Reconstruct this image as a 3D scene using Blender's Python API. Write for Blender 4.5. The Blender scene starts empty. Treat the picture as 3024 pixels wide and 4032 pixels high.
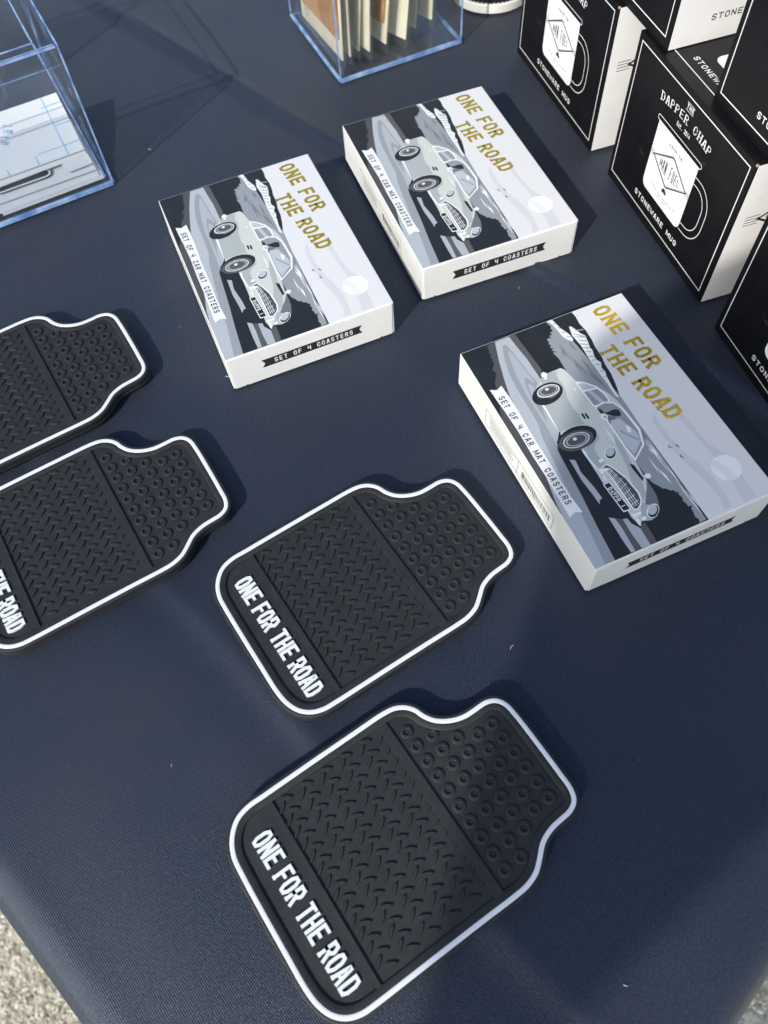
import bpy, bmesh, math, random
from mathutils import Vector, Matrix
from mathutils.geometry import tessellate_polygon

random.seed(7)
scene = bpy.context.scene
K = 0.01                       # everything below is laid out in centimetres

# ------------------------------------------------------------------ camera
cam_data = bpy.data.cameras.new("camera")
cam = bpy.data.objects.new("camera", cam_data)
scene.collection.objects.link(cam)
scene.camera = cam
cam.location = (0, 0, 30.9166 * K)
cam.rotation_euler = (0.4964954, 0.0458323, 0.0)
cam_data.sensor_fit = 'VERTICAL'
cam_data.sensor_height = 36.0
cam_data.lens = 27.8654
cam_data.clip_start = 0.01
cam_data.clip_end = 400.0
cam_data.dof.use_dof = True
cam_data.dof.focus_distance = 0.35
cam_data.dof.aperture_fstop = 14

# ------------------------------------------------------------------ light
SUN_AZ = math.radians(57.0)      # direction the light travels, seen from above
SUN_EL = math.radians(34.5)
world = bpy.data.worlds.new("World")
scene.world = world
world.use_nodes = True
wn = world.node_tree
sky = wn.nodes.new("ShaderNodeTexSky")
sky.sky_type = 'NISHITA'
sky.sun_disc = False
sky.sun_elevation = SUN_EL
sky.sun_rotation = math.atan2(-math.cos(SUN_AZ), -math.sin(SUN_AZ))
bg = wn.nodes["Background"]
wn.links.new(sky.outputs[0], bg.inputs[0])
bg.inputs[1].default_value = 0.15
sun_data = bpy.data.lights.new("sun", 'SUN')
sun_data.energy = 4.0
sun_data.angle = math.radians(0.53)
sun_data.color = (1.0, 0.95, 0.87)
sun = bpy.data.objects.new("sun", sun_data)
scene.collection.objects.link(sun)
travel = Vector((math.cos(SUN_AZ) * math.cos(SUN_EL), math.sin(SUN_AZ) * math.cos(SUN_EL), -math.sin(SUN_EL)))
sun.rotation_euler = travel.to_track_quat('-Z', 'Y').to_euler()
sun.location = tuple(-travel * 3)
scene.view_settings.view_transform = 'Standard'
scene.view_settings.look = 'None'
scene.view_settings.gamma = 1.0
scene.view_settings.exposure = 0.3
scene.render.engine = 'CYCLES'
scene.cycles.max_bounces = 16
scene.cycles.transparent_max_bounces = 32

# ------------------------------------------------------------------ materials
MATS = {}


def mat(name, col, rough=0.5, spec=0.5, metal=0.0, sheen=0.0, noise=0.0, nscale=300.0, bump=0.0, bscale=400.0, coat=0.0):
    m = bpy.data.materials.new(name)
    m.use_nodes = True
    nt = m.node_tree
    b = nt.nodes["Principled BSDF"]
    b.inputs["Base Color"].default_value = (*col, 1)
    b.inputs["Roughness"].default_value = rough
    b.inputs["Specular IOR Level"].default_value = spec
    b.inputs["Metallic"].default_value = metal
    if sheen:
        b.inputs["Sheen Weight"].default_value = sheen
    if coat:
        b.inputs["Coat Weight"].default_value = coat
        b.inputs["Coat Roughness"].default_value = 0.25
    tc = nt.nodes.new("ShaderNodeTexCoord")
    if noise:
        n = nt.nodes.new("ShaderNodeTexNoise")
        n.inputs["Scale"].default_value = nscale
        n.inputs["Detail"].default_value = 4
        nt.links.new(tc.outputs["Object"], n.inputs["Vector"])
        r = nt.nodes.new("ShaderNodeMapRange")
        r.inputs[1].default_value = 0.3
        r.inputs[2].default_value = 0.7
        r.inputs[3].default_value = 1 - noise
        r.inputs[4].default_value = 1 + noise
        nt.links.new(n.outputs[0], r.inputs[0])
        mx = nt.nodes.new("ShaderNodeVectorMath")
        mx.operation = 'SCALE'
        mx.inputs[0].default_value = col
        nt.links.new(r.outputs[0], mx.inputs["Scale"])
        nt.links.new(mx.outputs[0], b.inputs["Base Color"])
    if bump:
        n2 = nt.nodes.new("ShaderNodeTexNoise")
        n2.inputs["Scale"].default_value = bscale
        n2.inputs["Detail"].default_value = 3
        nt.links.new(tc.outputs["Object"], n2.inputs["Vector"])
        bp = nt.nodes.new("ShaderNodeBump")
        bp.inputs["Strength"].default_value = bump
        bp.inputs["Distance"].default_value = 0.0004
        nt.links.new(n2.outputs[0], bp.inputs["Height"])
        nt.links.new(bp.outputs[0], b.inputs["Normal"])
    MATS[name] = m
    return m


def g(v, t=(1.0, 1.0, 1.0)):
    return (v * t[0], v * t[1], v * t[2])


COOL = (0.93, 1.0, 1.06)
WARM = (1.04, 1.0, 0.9)
GREEN = (0.97, 1.03, 0.93)
mat('carton_white', (0.69, 0.69, 0.66), 0.45, 0.4, noise=0.03, nscale=60, bump=0.12, bscale=250)
mat('ink', (0.017, 0.019, 0.022), 0.38, 0.5, noise=0.15, nscale=120)
mat('sky', (0.69, 0.685, 0.68), 0.38, 0.45)
mat('band', (0.60, 0.605, 0.615), 0.38, 0.45)
mat('moon', (0.82, 0.83, 0.83), 0.38, 0.45)
mat('moonband', (0.73, 0.745, 0.75), 0.38, 0.45)
mat('sea', g(0.30, COOL), 0.38, 0.45)
mat('seadark', g(0.17, COOL), 0.38, 0.45)
mat('white', (0.82, 0.83, 0.83), 0.38, 0.45)
mat('ribbon', (0.79, 0.80, 0.80), 0.38, 0.45)
mat('cliff', (0.74, 0.76, 0.72), 0.38, 0.45)
mat('cliffshade', (0.36, 0.40, 0.38), 0.38, 0.45)
mat('bush', g(0.075), 0.38, 0.45)
mat('road', g(0.45, COOL), 0.38, 0.45, noise=0.03, nscale=800)
mat('roadmid', g(0.31, COOL), 0.38, 0.45, noise=0.03, nscale=800)
mat('roadlight', g(0.42, COOL), 0.38, 0.45)
mat('verge', g(0.095), 0.38, 0.45)
mat('carlight', g(0.58, (0.96, 1.02, 0.93)), 0.38, 0.45)
mat('carmid', g(0.41, (0.95, 1.02, 1.0)), 0.38, 0.45)
mat('cardark', g(0.16, COOL), 0.38, 0.45)
mat('carshine', g(0.24, COOL), 0.38, 0.45)
mat('glasspale', g(0.50, COOL), 0.38, 0.45)
mat('glassmid', g(0.29, COOL), 0.38, 0.45)
mat('tyre', g(0.09), 0.38, 0.45)
mat('grille', g(0.07), 0.38, 0.45)
mat('bird', g(0.10), 0.38, 0.45)
mat('print_black', (0.02, 0.022, 0.022), 0.42, 0.5)
mat('print_grey', (0.10, 0.11, 0.11), 0.45, 0.5)
mat('foil_gold', (0.90, 0.62, 0.05), 0.24, 0.5, metal=0.8, noise=0.10, nscale=90, bump=0.12, bscale=160)
mat('rubber', (0.019, 0.020, 0.0215), 0.58, 0.36, noise=0.2, nscale=150, bump=0.35, bscale=2500)
mat('rubber_white', (0.72, 0.74, 0.75), 0.45, 0.5, noise=0.02, nscale=200)
mat('mug_black', (0.005, 0.005, 0.006), 0.42, 0.28, noise=0.3, nscale=90, bump=0.10, bscale=500)
mat('mug_white', (0.76, 0.76, 0.76), 0.45, 0.4, noise=0.03, nscale=90)
mat('mug_ink', (0.72, 0.71, 0.68), 0.5, 0.3)
mat('kraft', (0.42, 0.28, 0.17), 0.8, 0.2, noise=0.2, nscale=900)
mat('paper', (0.66, 0.68, 0.69), 0.6, 0.3, noise=0.02, nscale=60)
mat('paper_blue', (0.22, 0.46, 0.68), 0.6, 0.3)
mat('cream_card', (0.78, 0.74, 0.58), 0.55, 0.3, noise=0.08, nscale=60)
mat('wood', (0.42, 0.20, 0.07), 0.5, 0.4)
mat('roundel_blue', (0.03, 0.06, 0.45), 0.4, 0.4)
mat('lid_black', (0.012, 0.012, 0.012), 0.35, 0.5)
mat('lid_white', (0.72, 0.71, 0.66), 0.4, 0.5)
mat('lint', (0.42, 0.40, 0.37), 0.9, 0.1)
mat('added_pole_metal', (0.5, 0.5, 0.52), 0.35, 0.5, metal=1.0)


def wood_grain():
    m = MATS['wood']
    nt = m.node_tree
    b = nt.nodes["Principled BSDF"]
    tc = nt.nodes["Texture Coordinate"]
    mp = nt.nodes.new("ShaderNodeMapping")
    mp.inputs["Scale"].default_value = (260, 260, 22)
    n = nt.nodes.new("ShaderNodeTexNoise")
    n.inputs["Scale"].default_value = 4
    n.inputs["Detail"].default_value = 5
    cr = nt.nodes.new("ShaderNodeValToRGB")
    cr.color_ramp.elements[0].position = 0.3
    cr.color_ramp.elements[0].color = (0.34, 0.15, 0.045, 1)
    cr.color_ramp.elements[1].position = 0.7
    cr.color_ramp.elements[1].color = (0.68, 0.38, 0.16, 1)
    nt.links.new(tc.outputs["Object"], mp.inputs[0])
    nt.links.new(mp.outputs[0], n.inputs["Vector"])
    nt.links.new(n.outputs[0], cr.inputs[0])
    nt.links.new(cr.outputs[0], b.inputs["Base Color"])


wood_grain()


def speckle(name, scale, thresh, col, amount, stretch=(1, 1, 1)):
    """scattered marks of their own shape: dust, scuffs"""
    m = MATS[name]
    nt = m.node_tree
    b = nt.nodes["Principled BSDF"]
    tc = nt.nodes["Texture Coordinate"]
    mp = nt.nodes.new("ShaderNodeMapping")
    mp.inputs["Scale"].default_value = stretch
    mp.inputs["Rotation"].default_value = (0.3, 0.5, 0.8)
    n = nt.nodes.new("ShaderNodeTexNoise")
    n.inputs["Scale"].default_value = scale
    n.inputs["Detail"].default_value = 5
    n.inputs["Roughness"].default_value = 0.65
    r = nt.nodes.new("ShaderNodeMapRange")
    r.inputs[1].default_value = thresh
    r.inputs[2].default_value = thresh + 0.06
    r.inputs[3].default_value = 0
    r.inputs[4].default_value = amount
    mx = nt.nodes.new("ShaderNodeMixRGB")
    src = b.inputs["Base Color"].links[0].from_socket if b.inputs["Base Color"].links else None
    nt.links.new(tc.outputs["Object"], mp.inputs[0])
    nt.links.new(mp.outputs[0], n.inputs["Vector"])
    nt.links.new(n.outputs[0], r.inputs[0])
    nt.links.new(r.outputs[0], mx.inputs[0])
    if src:
        nt.links.new(src, mx.inputs[1])
    else:
        mx.inputs[1].default_value = b.inputs["Base Color"].default_value
    mx.inputs[2].default_value = (*col, 1)
    nt.links.new(mx.outputs[0], b.inputs["Base Color"])


speckle('rubber', 700, 0.70, (0.10, 0.10, 0.10), 0.6)
speckle('mug_black', 55, 0.66, (0.05, 0.055, 0.06), 0.45, (1, 1, 3.0))
speckle('ink', 160, 0.68, (0.06, 0.065, 0.07), 0.4)
speckle('carton_white', 45, 0.66, (0.55, 0.54, 0.50), 0.35)


def math_node(nt, op, a, b=None, c=None):
    n = nt.nodes.new("ShaderNodeMath")
    n.operation = op
    for i, v in enumerate((a, b, c)):
        if v is None:
            continue
        if isinstance(v, (int, float)):
            n.inputs[i].default_value = v
        else:
            nt.links.new(v, n.inputs[i])
    return n.outputs[0]


def cloth_material():
    m = bpy.data.materials.new('navy_polyester')
    m.use_nodes = True
    nt = m.node_tree
    b = nt.nodes["Principled BSDF"]
    uv = nt.nodes.new("ShaderNodeUVMap")
    uv.uv_map = "weave"
    sep = nt.nodes.new("ShaderNodeSeparateXYZ")
    nt.links.new(uv.outputs[0], sep.inputs[0])
    wob = nt.nodes.new("ShaderNodeTexNoise")
    wob.inputs["Scale"].default_value = 0.25
    wob.inputs["Detail"].default_value = 3
    nt.links.new(uv.outputs[0], wob.inputs["Vector"])
    k = 2 * math.pi / 0.105
    wx = math_node(nt, 'MULTIPLY', wob.outputs[0], 6.0)
    sx = math_node(nt, 'SINE', math_node(nt, 'ADD', math_node(nt, 'MULTIPLY', sep.outputs[0], k), wx))
    sy = math_node(nt, 'SINE', math_node(nt, 'ADD', math_node(nt, 'MULTIPLY', sep.outputs[1], k), wx))
    prod = math_node(nt, 'MULTIPLY', sx, sy)
    fine = nt.nodes.new("ShaderNodeTexNoise")
    fine.inputs["Scale"].default_value = 9.0
    fine.inputs["Detail"].default_value = 3
    fine.inputs["Roughness"].default_value = 0.7
    nt.links.new(uv.outputs[0], fine.inputs["Vector"])
    fv = math_node(nt, 'MULTIPLY', math_node(nt, 'SUBTRACT', fine.outputs[0], 0.5), 3.0)
    hsum = math_node(nt, 'ADD', math_node(nt, 'MULTIPLY', prod, 0.95), fv)
    # colour: dark navy ground, paler thread crowns with their glints painted in
    mr = nt.nodes.new("ShaderNodeMapRange")
    mr.inputs[1].default_value = -1.2
    mr.inputs[2].default_value = 1.3
    nt.links.new(hsum, mr.inputs[0])
    cr = nt.nodes.new("ShaderNodeValToRGB")
    cr.color_ramp.elements[0].position = 0.1
    cr.color_ramp.elements[0].color = (0.0035, 0.006, 0.015, 1)
    cr.color_ramp.elements[1].position = 0.95
    cr.color_ramp.elements[1].color = (0.053, 0.068, 0.099, 1)
    e = cr.color_ramp.elements.new(0.6)
    e.color = (0.0106, 0.0164, 0.0312, 1)
    nt.links.new(mr.outputs[0], cr.inputs[0])
    # broad dusty blotches
    bl = nt.nodes.new("ShaderNodeTexNoise")
    bl.inputs["Scale"].default_value = 0.11
    bl.inputs["Detail"].default_value = 6
    bl.inputs["Roughness"].default_value = 0.6
    nt.links.new(uv.outputs[0], bl.inputs["Vector"])
    bm_ = nt.nodes.new("ShaderNodeMapRange")
    bm_.inputs[1].default_value = 0.35
    bm_.inputs[2].default_value = 0.7
    bm_.inputs[3].default_value = 0.0
    bm_.inputs[4].default_value = 0.22
    nt.links.new(bl.outputs[0], bm_.inputs[0])
    mix = nt.nodes.new("ShaderNodeMixRGB")
    mix.inputs[2].default_value = (0.040, 0.040, 0.046, 1)
    nt.links.new(bm_.outputs[0], mix.inputs[0])
    nt.links.new(cr.outputs[0], mix.inputs[1])
    nt.links.new(mix.outputs[0], b.inputs["Base Color"])
    b.inputs["Roughness"].default_value = 0.42
    b.inputs["Specular Tint"].default_value = (0.74, 0.84, 1.0, 1)
    b.inputs["Specular IOR Level"].default_value = 0.5
    b.inputs["Sheen Weight"].default_value = 0.06
    b.inputs["Sheen Roughness"].default_value = 0.5
    bp = nt.nodes.new("ShaderNodeBump")
    bp.inputs["Strength"].default_value = 0.35
    bp.inputs["Distance"].default_value = 0.0003
    nt.links.new(hsum, bp.inputs["Height"])
    nt.links.new(bp.outputs[0], b.inputs["Normal"])
    MATS['cloth'] = m


cloth_material()


def clear_material(name, tint, ior=1.49, haze=0.0):
    m = bpy.data.materials.new(name)
    m.use_nodes = True
    nt = m.node_tree
    nt.nodes.remove(nt.nodes["Principled BSDF"])
    out = nt.nodes["Material Output"]
    tr = nt.nodes.new("ShaderNodeBsdfTransparent")
    tr.inputs[0].default_value = (*tint, 1)
    gl = nt.nodes.new("ShaderNodeBsdfGlossy")
    gl.inputs["Roughness"].default_value = 0.04
    lw = nt.nodes.new("ShaderNodeLayerWeight")
    lw.inputs["Blend"].default_value = 0.5
    pw = nt.nodes.new("ShaderNodeMath")
    pw.operation = 'POWER'
    pw.inputs[1].default_value = 4.0
    nt.links.new(lw.outputs["Facing"], pw.inputs[0])
    ma = nt.nodes.new("ShaderNodeMath")
    ma.operation = 'MULTIPLY_ADD'
    ma.inputs[1].default_value = 0.75
    ma.inputs[2].default_value = ((ior - 1) / (ior + 1)) ** 2
    nt.links.new(pw.outputs[0], ma.inputs[0])
    mx = nt.nodes.new("ShaderNodeMixShader")
    nt.links.new(ma.outputs[0], mx.inputs[0])
    nt.links.new(tr.outputs[0], mx.inputs[1])
    nt.links.new(gl.outputs[0], mx.inputs[2])
    last = mx.outputs[0]
    if haze:
        df = nt.nodes.new("ShaderNodeBsdfDiffuse")
        df.inputs[0].default_value = (0.7, 0.75, 0.8, 1)
        m2 = nt.nodes.new("ShaderNodeMixShader")
        tc = nt.nodes.new("ShaderNodeTexCoord")
        n = nt.nodes.new("ShaderNodeTexNoise")
        n.inputs["Scale"].default_value = 35
        n.inputs["Detail"].default_value = 5
        nt.links.new(tc.outputs["Object"], n.inputs["Vector"])
        mr = nt.nodes.new("ShaderNodeMapRange")
        mr.inputs[1].default_value = 0.35
        mr.inputs[2].default_value = 0.75
        mr.inputs[3].default_value = haze * 0.3
        mr.inputs[4].default_value = haze * 1.8
        nt.links.new(n.outputs[0], mr.inputs[0])
        nt.links.new(mr.outputs[0], m2.inputs[0])
        nt.links.new(last, m2.inputs[1])
        nt.links.new(df.outputs[0], m2.inputs[2])
        last = m2.outputs[0]
    nt.links.new(last, out.inputs[0])
    MATS[name] = m


clear_material('acrylic', (0.982, 0.99, 0.995), haze=0.012)
clear_material('film', (0.985, 0.985, 0.975), 1.45, haze=0.03)


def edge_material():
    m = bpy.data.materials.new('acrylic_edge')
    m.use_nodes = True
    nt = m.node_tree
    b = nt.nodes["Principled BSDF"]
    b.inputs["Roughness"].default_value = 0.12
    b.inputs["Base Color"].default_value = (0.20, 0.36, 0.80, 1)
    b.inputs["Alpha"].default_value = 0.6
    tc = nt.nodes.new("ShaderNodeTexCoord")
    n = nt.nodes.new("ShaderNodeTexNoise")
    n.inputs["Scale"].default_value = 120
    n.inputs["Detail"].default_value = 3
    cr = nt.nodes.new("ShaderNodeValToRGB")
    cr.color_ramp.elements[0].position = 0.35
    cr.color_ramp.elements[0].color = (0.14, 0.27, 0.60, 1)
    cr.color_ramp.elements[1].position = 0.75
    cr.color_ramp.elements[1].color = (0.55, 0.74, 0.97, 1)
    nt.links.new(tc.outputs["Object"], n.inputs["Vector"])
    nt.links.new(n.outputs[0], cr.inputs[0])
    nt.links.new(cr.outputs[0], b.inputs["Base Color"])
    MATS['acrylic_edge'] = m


edge_material()


def ground_material():
    m = bpy.data.materials.new('exposed_aggregate_concrete')
    m.use_nodes = True
    nt = m.node_tree
    b = nt.nodes["Principled BSDF"]
    b.inputs["Roughness"].default_value = 0.9
    tc = nt.nodes.new("ShaderNodeTexCoord")
    v = nt.nodes.new("ShaderNodeTexVoronoi")
    v.inputs["Scale"].default_value = 130
    n = nt.nodes.new("ShaderNodeTexNoise")
    n.inputs["Scale"].default_value = 45
    n.inputs["Detail"].default_value = 8
    n.inputs["Roughness"].default_value = 0.7
    nt.links.new(tc.outputs["Object"], v.inputs["Vector"])
    nt.links.new(tc.outputs["Object"], n.inputs["Vector"])
    cr = nt.nodes.new("ShaderNodeValToRGB")
    cr.color_ramp.elements[0].position = 0.3
    cr.color_ramp.elements[0].color = (0.26, 0.235, 0.16, 1)
    cr.color_ramp.elements[1].position = 0.7
    cr.color_ramp.elements[1].color = (0.56, 0.53, 0.43, 1)
    nt.links.new(n.outputs[0], cr.inputs[0])
    hs = nt.nodes.new("ShaderNodeMixRGB")
    hs.blend_type = 'OVERLAY'
    hs.inputs[0].default_value = 0.35
    bw = nt.nodes.new("ShaderNodeRGBToBW")
    nt.links.new(v.outputs["Color"], bw.inputs[0])
    nt.links.new(cr.outputs[0], hs.inputs[1])
    nt.links.new(bw.outputs[0], hs.inputs[2])
    nt.links.new(hs.outputs[0], b.inputs["Base Color"])
    bp = nt.nodes.new("ShaderNodeBump")
    bp.inputs["Strength"].default_value = 0.8
    bp.inputs["Distance"].default_value = 0.004
    nt.links.new(n.outputs[0], bp.inputs["Height"])
    nt.links.new(bp.outputs[0], b.inputs["Normal"])
    MATS['ground'] = m
    m2 = bpy.data.materials.new('pebble')
    m2.use_nodes = True
    nt = m2.node_tree
    b = nt.nodes["Principled BSDF"]
    b.inputs["Roughness"].default_value = 0.8
    at = nt.nodes.new("ShaderNodeAttribute")
    at.attribute_name = "tone"
    cr = nt.nodes.new("ShaderNodeValToRGB")
    els = cr.color_ramp.elements
    els[0].position = 0.0
    els[0].color = (0.16, 0.15, 0.12, 1)
    els[1].position = 1.0
    els[1].color = (0.70, 0.72, 0.70, 1)
    for p_, c_ in ((0.3, (0.50, 0.46, 0.33, 1)), (0.55, (0.62, 0.58, 0.44, 1)), (0.8, (0.60, 0.51, 0.37, 1))):
        e = els.new(p_)
        e.color = c_
    nt.links.new(at.outputs["Fac"], cr.inputs[0])
    nt.links.new(cr.outputs[0], b.inputs["Base Color"])
    MATS['pebble'] = m2


ground_material()


def shade_material():
    m = bpy.data.materials.new('added_shade_sheet')  # half-clear material of the added, unseen panel that dims the sun
    m.use_nodes = True
    nt = m.node_tree
    b = nt.nodes["Principled BSDF"]
    out = nt.nodes["Material Output"]
    b.inputs["Base Color"].default_value = (0.10, 0.11, 0.13, 1)
    b.inputs["Roughness"].default_value = 0.9
    tr = nt.nodes.new("ShaderNodeBsdfTransparent")
    mx = nt.nodes.new("ShaderNodeMixShader")
    mx.inputs[0].default_value = 0.52
    nt.links.new(tr.outputs[0], mx.inputs[1])
    nt.links.new(b.outputs[0], mx.inputs[2])
    nt.links.new(mx.outputs[0], out.inputs[0])
    MATS['shade'] = m


shade_material()


# ------------------------------------------------------------------ helpers
def link(o, parent=None):
    scene.collection.objects.link(o)
    if parent is not None:
        o.parent = parent
    return o


def empty(name, label, cat, loc=(0, 0, 0), rz=0.0, group=None, rot=None):
    o = bpy.data.objects.new(name, None)
    o.empty_display_size = 0.02
    o.location = tuple(v * K for v in loc)
    o.rotation_euler = rot if rot else (0, 0, rz)
    o['label'] = label
    o['category'] = cat
    if group:
        o['group'] = group
    return link(o)


class MB:
    """collects faces (in cm) with materials and links them as ONE mesh object"""

    def __init__(self):
        self.v, self.f, self.m, self.mats = [], [], [], []

    def mi(self, mn):
        if mn not in self.mats:
            self.mats.append(mn)
        return self.mats.index(mn)

    def face(self, pts, mn):
        i = len(self.v)
        self.v += [tuple(p) for p in pts]
        self.f.append(tuple(range(i, i + len(pts))))
        self.m.append(self.mi(mn))

    def addmesh(self, verts, faces, mn):
        i = len(self.v)
        self.v += [tuple(p) for p in verts]
        k = self.mi(mn)
        for f in faces:
            self.f.append(tuple(j + i for j in f))
            self.m.append(k)

    def box(self, x0, x1, y0, y1, z0, z1, mn, skip=()):
        v = [(x0, y0, z0), (x1, y0, z0), (x1, y1, z0), (x0, y1, z0), (x0, y0, z1), (x1, y0, z1), (x1, y1, z1), (x0, y1, z1)]
        fs = {'b': (0, 3, 2, 1), 't': (4, 5, 6, 7), 'f': (0, 1, 5, 4), 'r': (1, 2, 6, 5), 'k': (2, 3, 7, 6), 'l': (3, 0, 4, 7)}
        self.addmesh(v, [f for k, f in fs.items() if k not in skip], mn)

    def poly(self, pts2, z, mn, frame=None):
        tris = tessellate_polygon([[Vector((x, y, 0)) for x, y in pts2]])
        vs = [(x, y, z) if frame is None else frame(x, y, z) for x, y in pts2]
        area = lambda t: (pts2[t[1]][0] - pts2[t[0]][0]) * (pts2[t[2]][1] - pts2[t[0]][1]) - (pts2[t[2]][0] - pts2[t[0]][0]) * (pts2[t[1]][1] - pts2[t[0]][1])
        self.addmesh(vs, [t if area(t) > 0 else (t[0], t[2], t[1]) for t in tris], mn)

    def prism(self, loop, z0, z1, mn, top=True, bottom=True):
        n = len(loop)
        vs = [(x, y, z0) for x, y in loop] + [(x, y, z1) for x, y in loop]
        fs = [(i, (i + 1) % n, n + (i + 1) % n, n + i) for i in range(n)]
        self.addmesh(vs, fs, mn)
        if top:
            self.poly(loop, z1, mn)
        if bottom:
            self.face([(x, y, z0) for x, y in reversed(loop)], mn)

    def mesh(self, name, smooth=False, bevel=0.0):
        me = bpy.data.meshes.new(name)
        me.from_pydata([(x * K, y * K, z * K) for x, y, z in self.v], [], self.f)
        for mn in self.mats:
            me.materials.append(MATS[mn])
        me.polygons.foreach_set('material_index', self.m)
        if bevel:
            bm = bmesh.new()
            bm.from_mesh(me)
            bmesh.ops.remove_doubles(bm, verts=bm.verts, dist=1e-6)
            bmesh.ops.bevel(bm, geom=bm.edges[:], offset=bevel * K, segments=2, affect='EDGES', profile=0.6)
            bm.to_mesh(me)
            bm.free()
        if smooth:
            me.polygons.foreach_set('use_smooth', [True] * len(me.polygons))
        me.update()
        return me

    def obj(self, name, parent=None, smooth=False, bevel=0.0):
        return link(bpy.data.objects.new(name, self.mesh(name, smooth, bevel)), parent)


def tag(o, label=None, cat=None, group=None, kind=None):
    if label:
        o['label'] = label
    if cat:
        o['category'] = cat
    if group:
        o['group'] = group
    if kind:
        o['kind'] = kind
    return o


def copy_tree(o, parent=None):
    c = o.copy()
    scene.collection.objects.link(c)
    c.parent = parent
    for ch in list(o.children):
        copy_tree(ch, c)
    return c


def auto_smooth(o, deg=35):
    me = o.data
    me.polygons.foreach_set('use_smooth', [True] * len(me.polygons))
    me.set_sharp_from_angle(angle=math.radians(deg))


# ------------------------------------------------------------------ lettering
q = 0.25
GL = {
    'O': [([(q, 0), (1 - q, 0), (1, q), (1, 1 - q), (1 - q, 1), (q, 1), (0, 1 - q), (0, q)], 1)],
    'D': [([(0, 0), (1 - q, 0), (1, q), (1, 1 - q), (1 - q, 1), (0, 1)], 1)],
    'N': [([(0, 0), (0, 1)], 0), ([(0, 1), (1, 0)], 0), ([(1, 0), (1, 1)], 0)],
    'E': [([(1, 1), (0, 1), (0, 0), (1, 0)], 0), ([(0, .5), (.8, .5)], 0)],
    'F': [([(1, 1), (0, 1), (0, 0)], 0), ([(0, .5), (.8, .5)], 0)],
    'R': [([(0, 0), (0, 1), (1 - q, 1), (1, 1 - q), (1, .5 + q * .6), (1 - q, .48), (0, .48)], 0), ([(.55, .48), (1, 0)], 0)],
    'P': [([(0, 0), (0, 1), (1 - q, 1), (1, 1 - q), (1, .45 + q), (1 - q, .45), (0, .45)], 0)],
    'T': [([(0, 1), (1, 1)], 0), ([(.5, 1), (.5, 0)], 0)],
    'H': [([(0, 0), (0, 1)], 0), ([(1, 0), (1, 1)], 0), ([(0, .5), (1, .5)], 0)],
    'A': [([(0, 0), (.36, 1), (.64, 1), (1, 0)], 0), ([(.14, .32), (.86, .32)], 0)],
    'S': [([(1, .84), (1 - q, 1), (q, 1), (0, 1 - q), (0, .63), (1, .37), (1, q), (1 - q, 0), (q, 0), (0, .16)], 0)],
    'Y4': [([(0, 1), (0, .45), (1, .45)], 0), ([(1, 1), (1, 0)], 0)],
    '4': [([(.75, 0), (.75, 1), (0, .3), (1, .3)], 0)],
    'C': [([(1, .72), (1, 1 - q), (1 - q, 1), (q, 1), (0, 1 - q), (0, q), (q, 0), (1 - q, 0), (1, q), (1, .28)], 0)],
    'G': [([(1, .72), (1, 1 - q), (1 - q, 1), (q, 1), (0, 1 - q), (0, q), (q, 0), (1 - q, 0), (1, q), (1, .45), (.55, .45)], 0)],
    'M': [([(0, 0), (0, 1)], 0), ([(0, 1), (.5, .2), (1, 1)], 0), ([(1, 1), (1, 0)], 0)],
    'U': [([(0, 1), (0, q), (q, 0), (1 - q, 0), (1, q), (1, 1)], 0)],
    'W': [([(0, 1), (.25, 0), (.5, .75), (.75, 0), (1, 1)], 0)],
    'L': [([(0, 1), (0, 0), (1, 0)], 0)],
    'I': [([(.5, 1), (.5, 0)], 0)],
    '1': [([(.5, 0), (.5, 1)], 0)],
    '2': [([(0, .78), (q, 1), (1 - q, 1), (1, 1 - q), (1, .6), (0, 0), (1, 0)], 0)],
    '0': [([(q, 0), (1 - q, 0), (1, q), (1, 1 - q), (1 - q, 1), (q, 1), (0, 1 - q), (0, q)], 1)],
    's': [([(1, .58), (.75, .7), (.25, .7), (0, .55), (.2, .4), (.8, .3), (1, .15), (.75, 0), (.25, 0), (0, .12)], 0)],
    't': [([(.35, 1), (.35, 0), (.8, 0)], 0), ([(0, .7), (.8, .7)], 0)],
    '.': [([(.3, 0), (.3, .03)], 0)],
    'a': [([(.1, .68), (.9, .68), (.9, 0), (.1, 0), (.1, .38), (.9, .38)], 0)],
    'i': [([(.5, .7), (.5, 0)], 0), ([(.5, .9), (.5, 1)], 0)],
    'g': [([(.9, 0), (.1, 0), (.1, .68), (.9, .68), (.9, -.3), (.1, -.3)], 0)],
}
FEET = {'N': [(0, 0), (0, 1), (1, 1)], 'E': [], 'F': [(0, 0)], 'R': [(0, 0), (1, 0)], 'P': [(0, 0)], 'T': [(.5, 0)], 'H': [(0, 0), (0, 1), (1, 0), (1, 1)],
        'A': [(0, 0), (1, 0)], 'D': [(-.05, 0), (-.05, 1)], 'I': [(.5, 0), (.5, 1)], 'M': [(0, 0), (1, 0)], '1': [(.5, 0)]}


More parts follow.
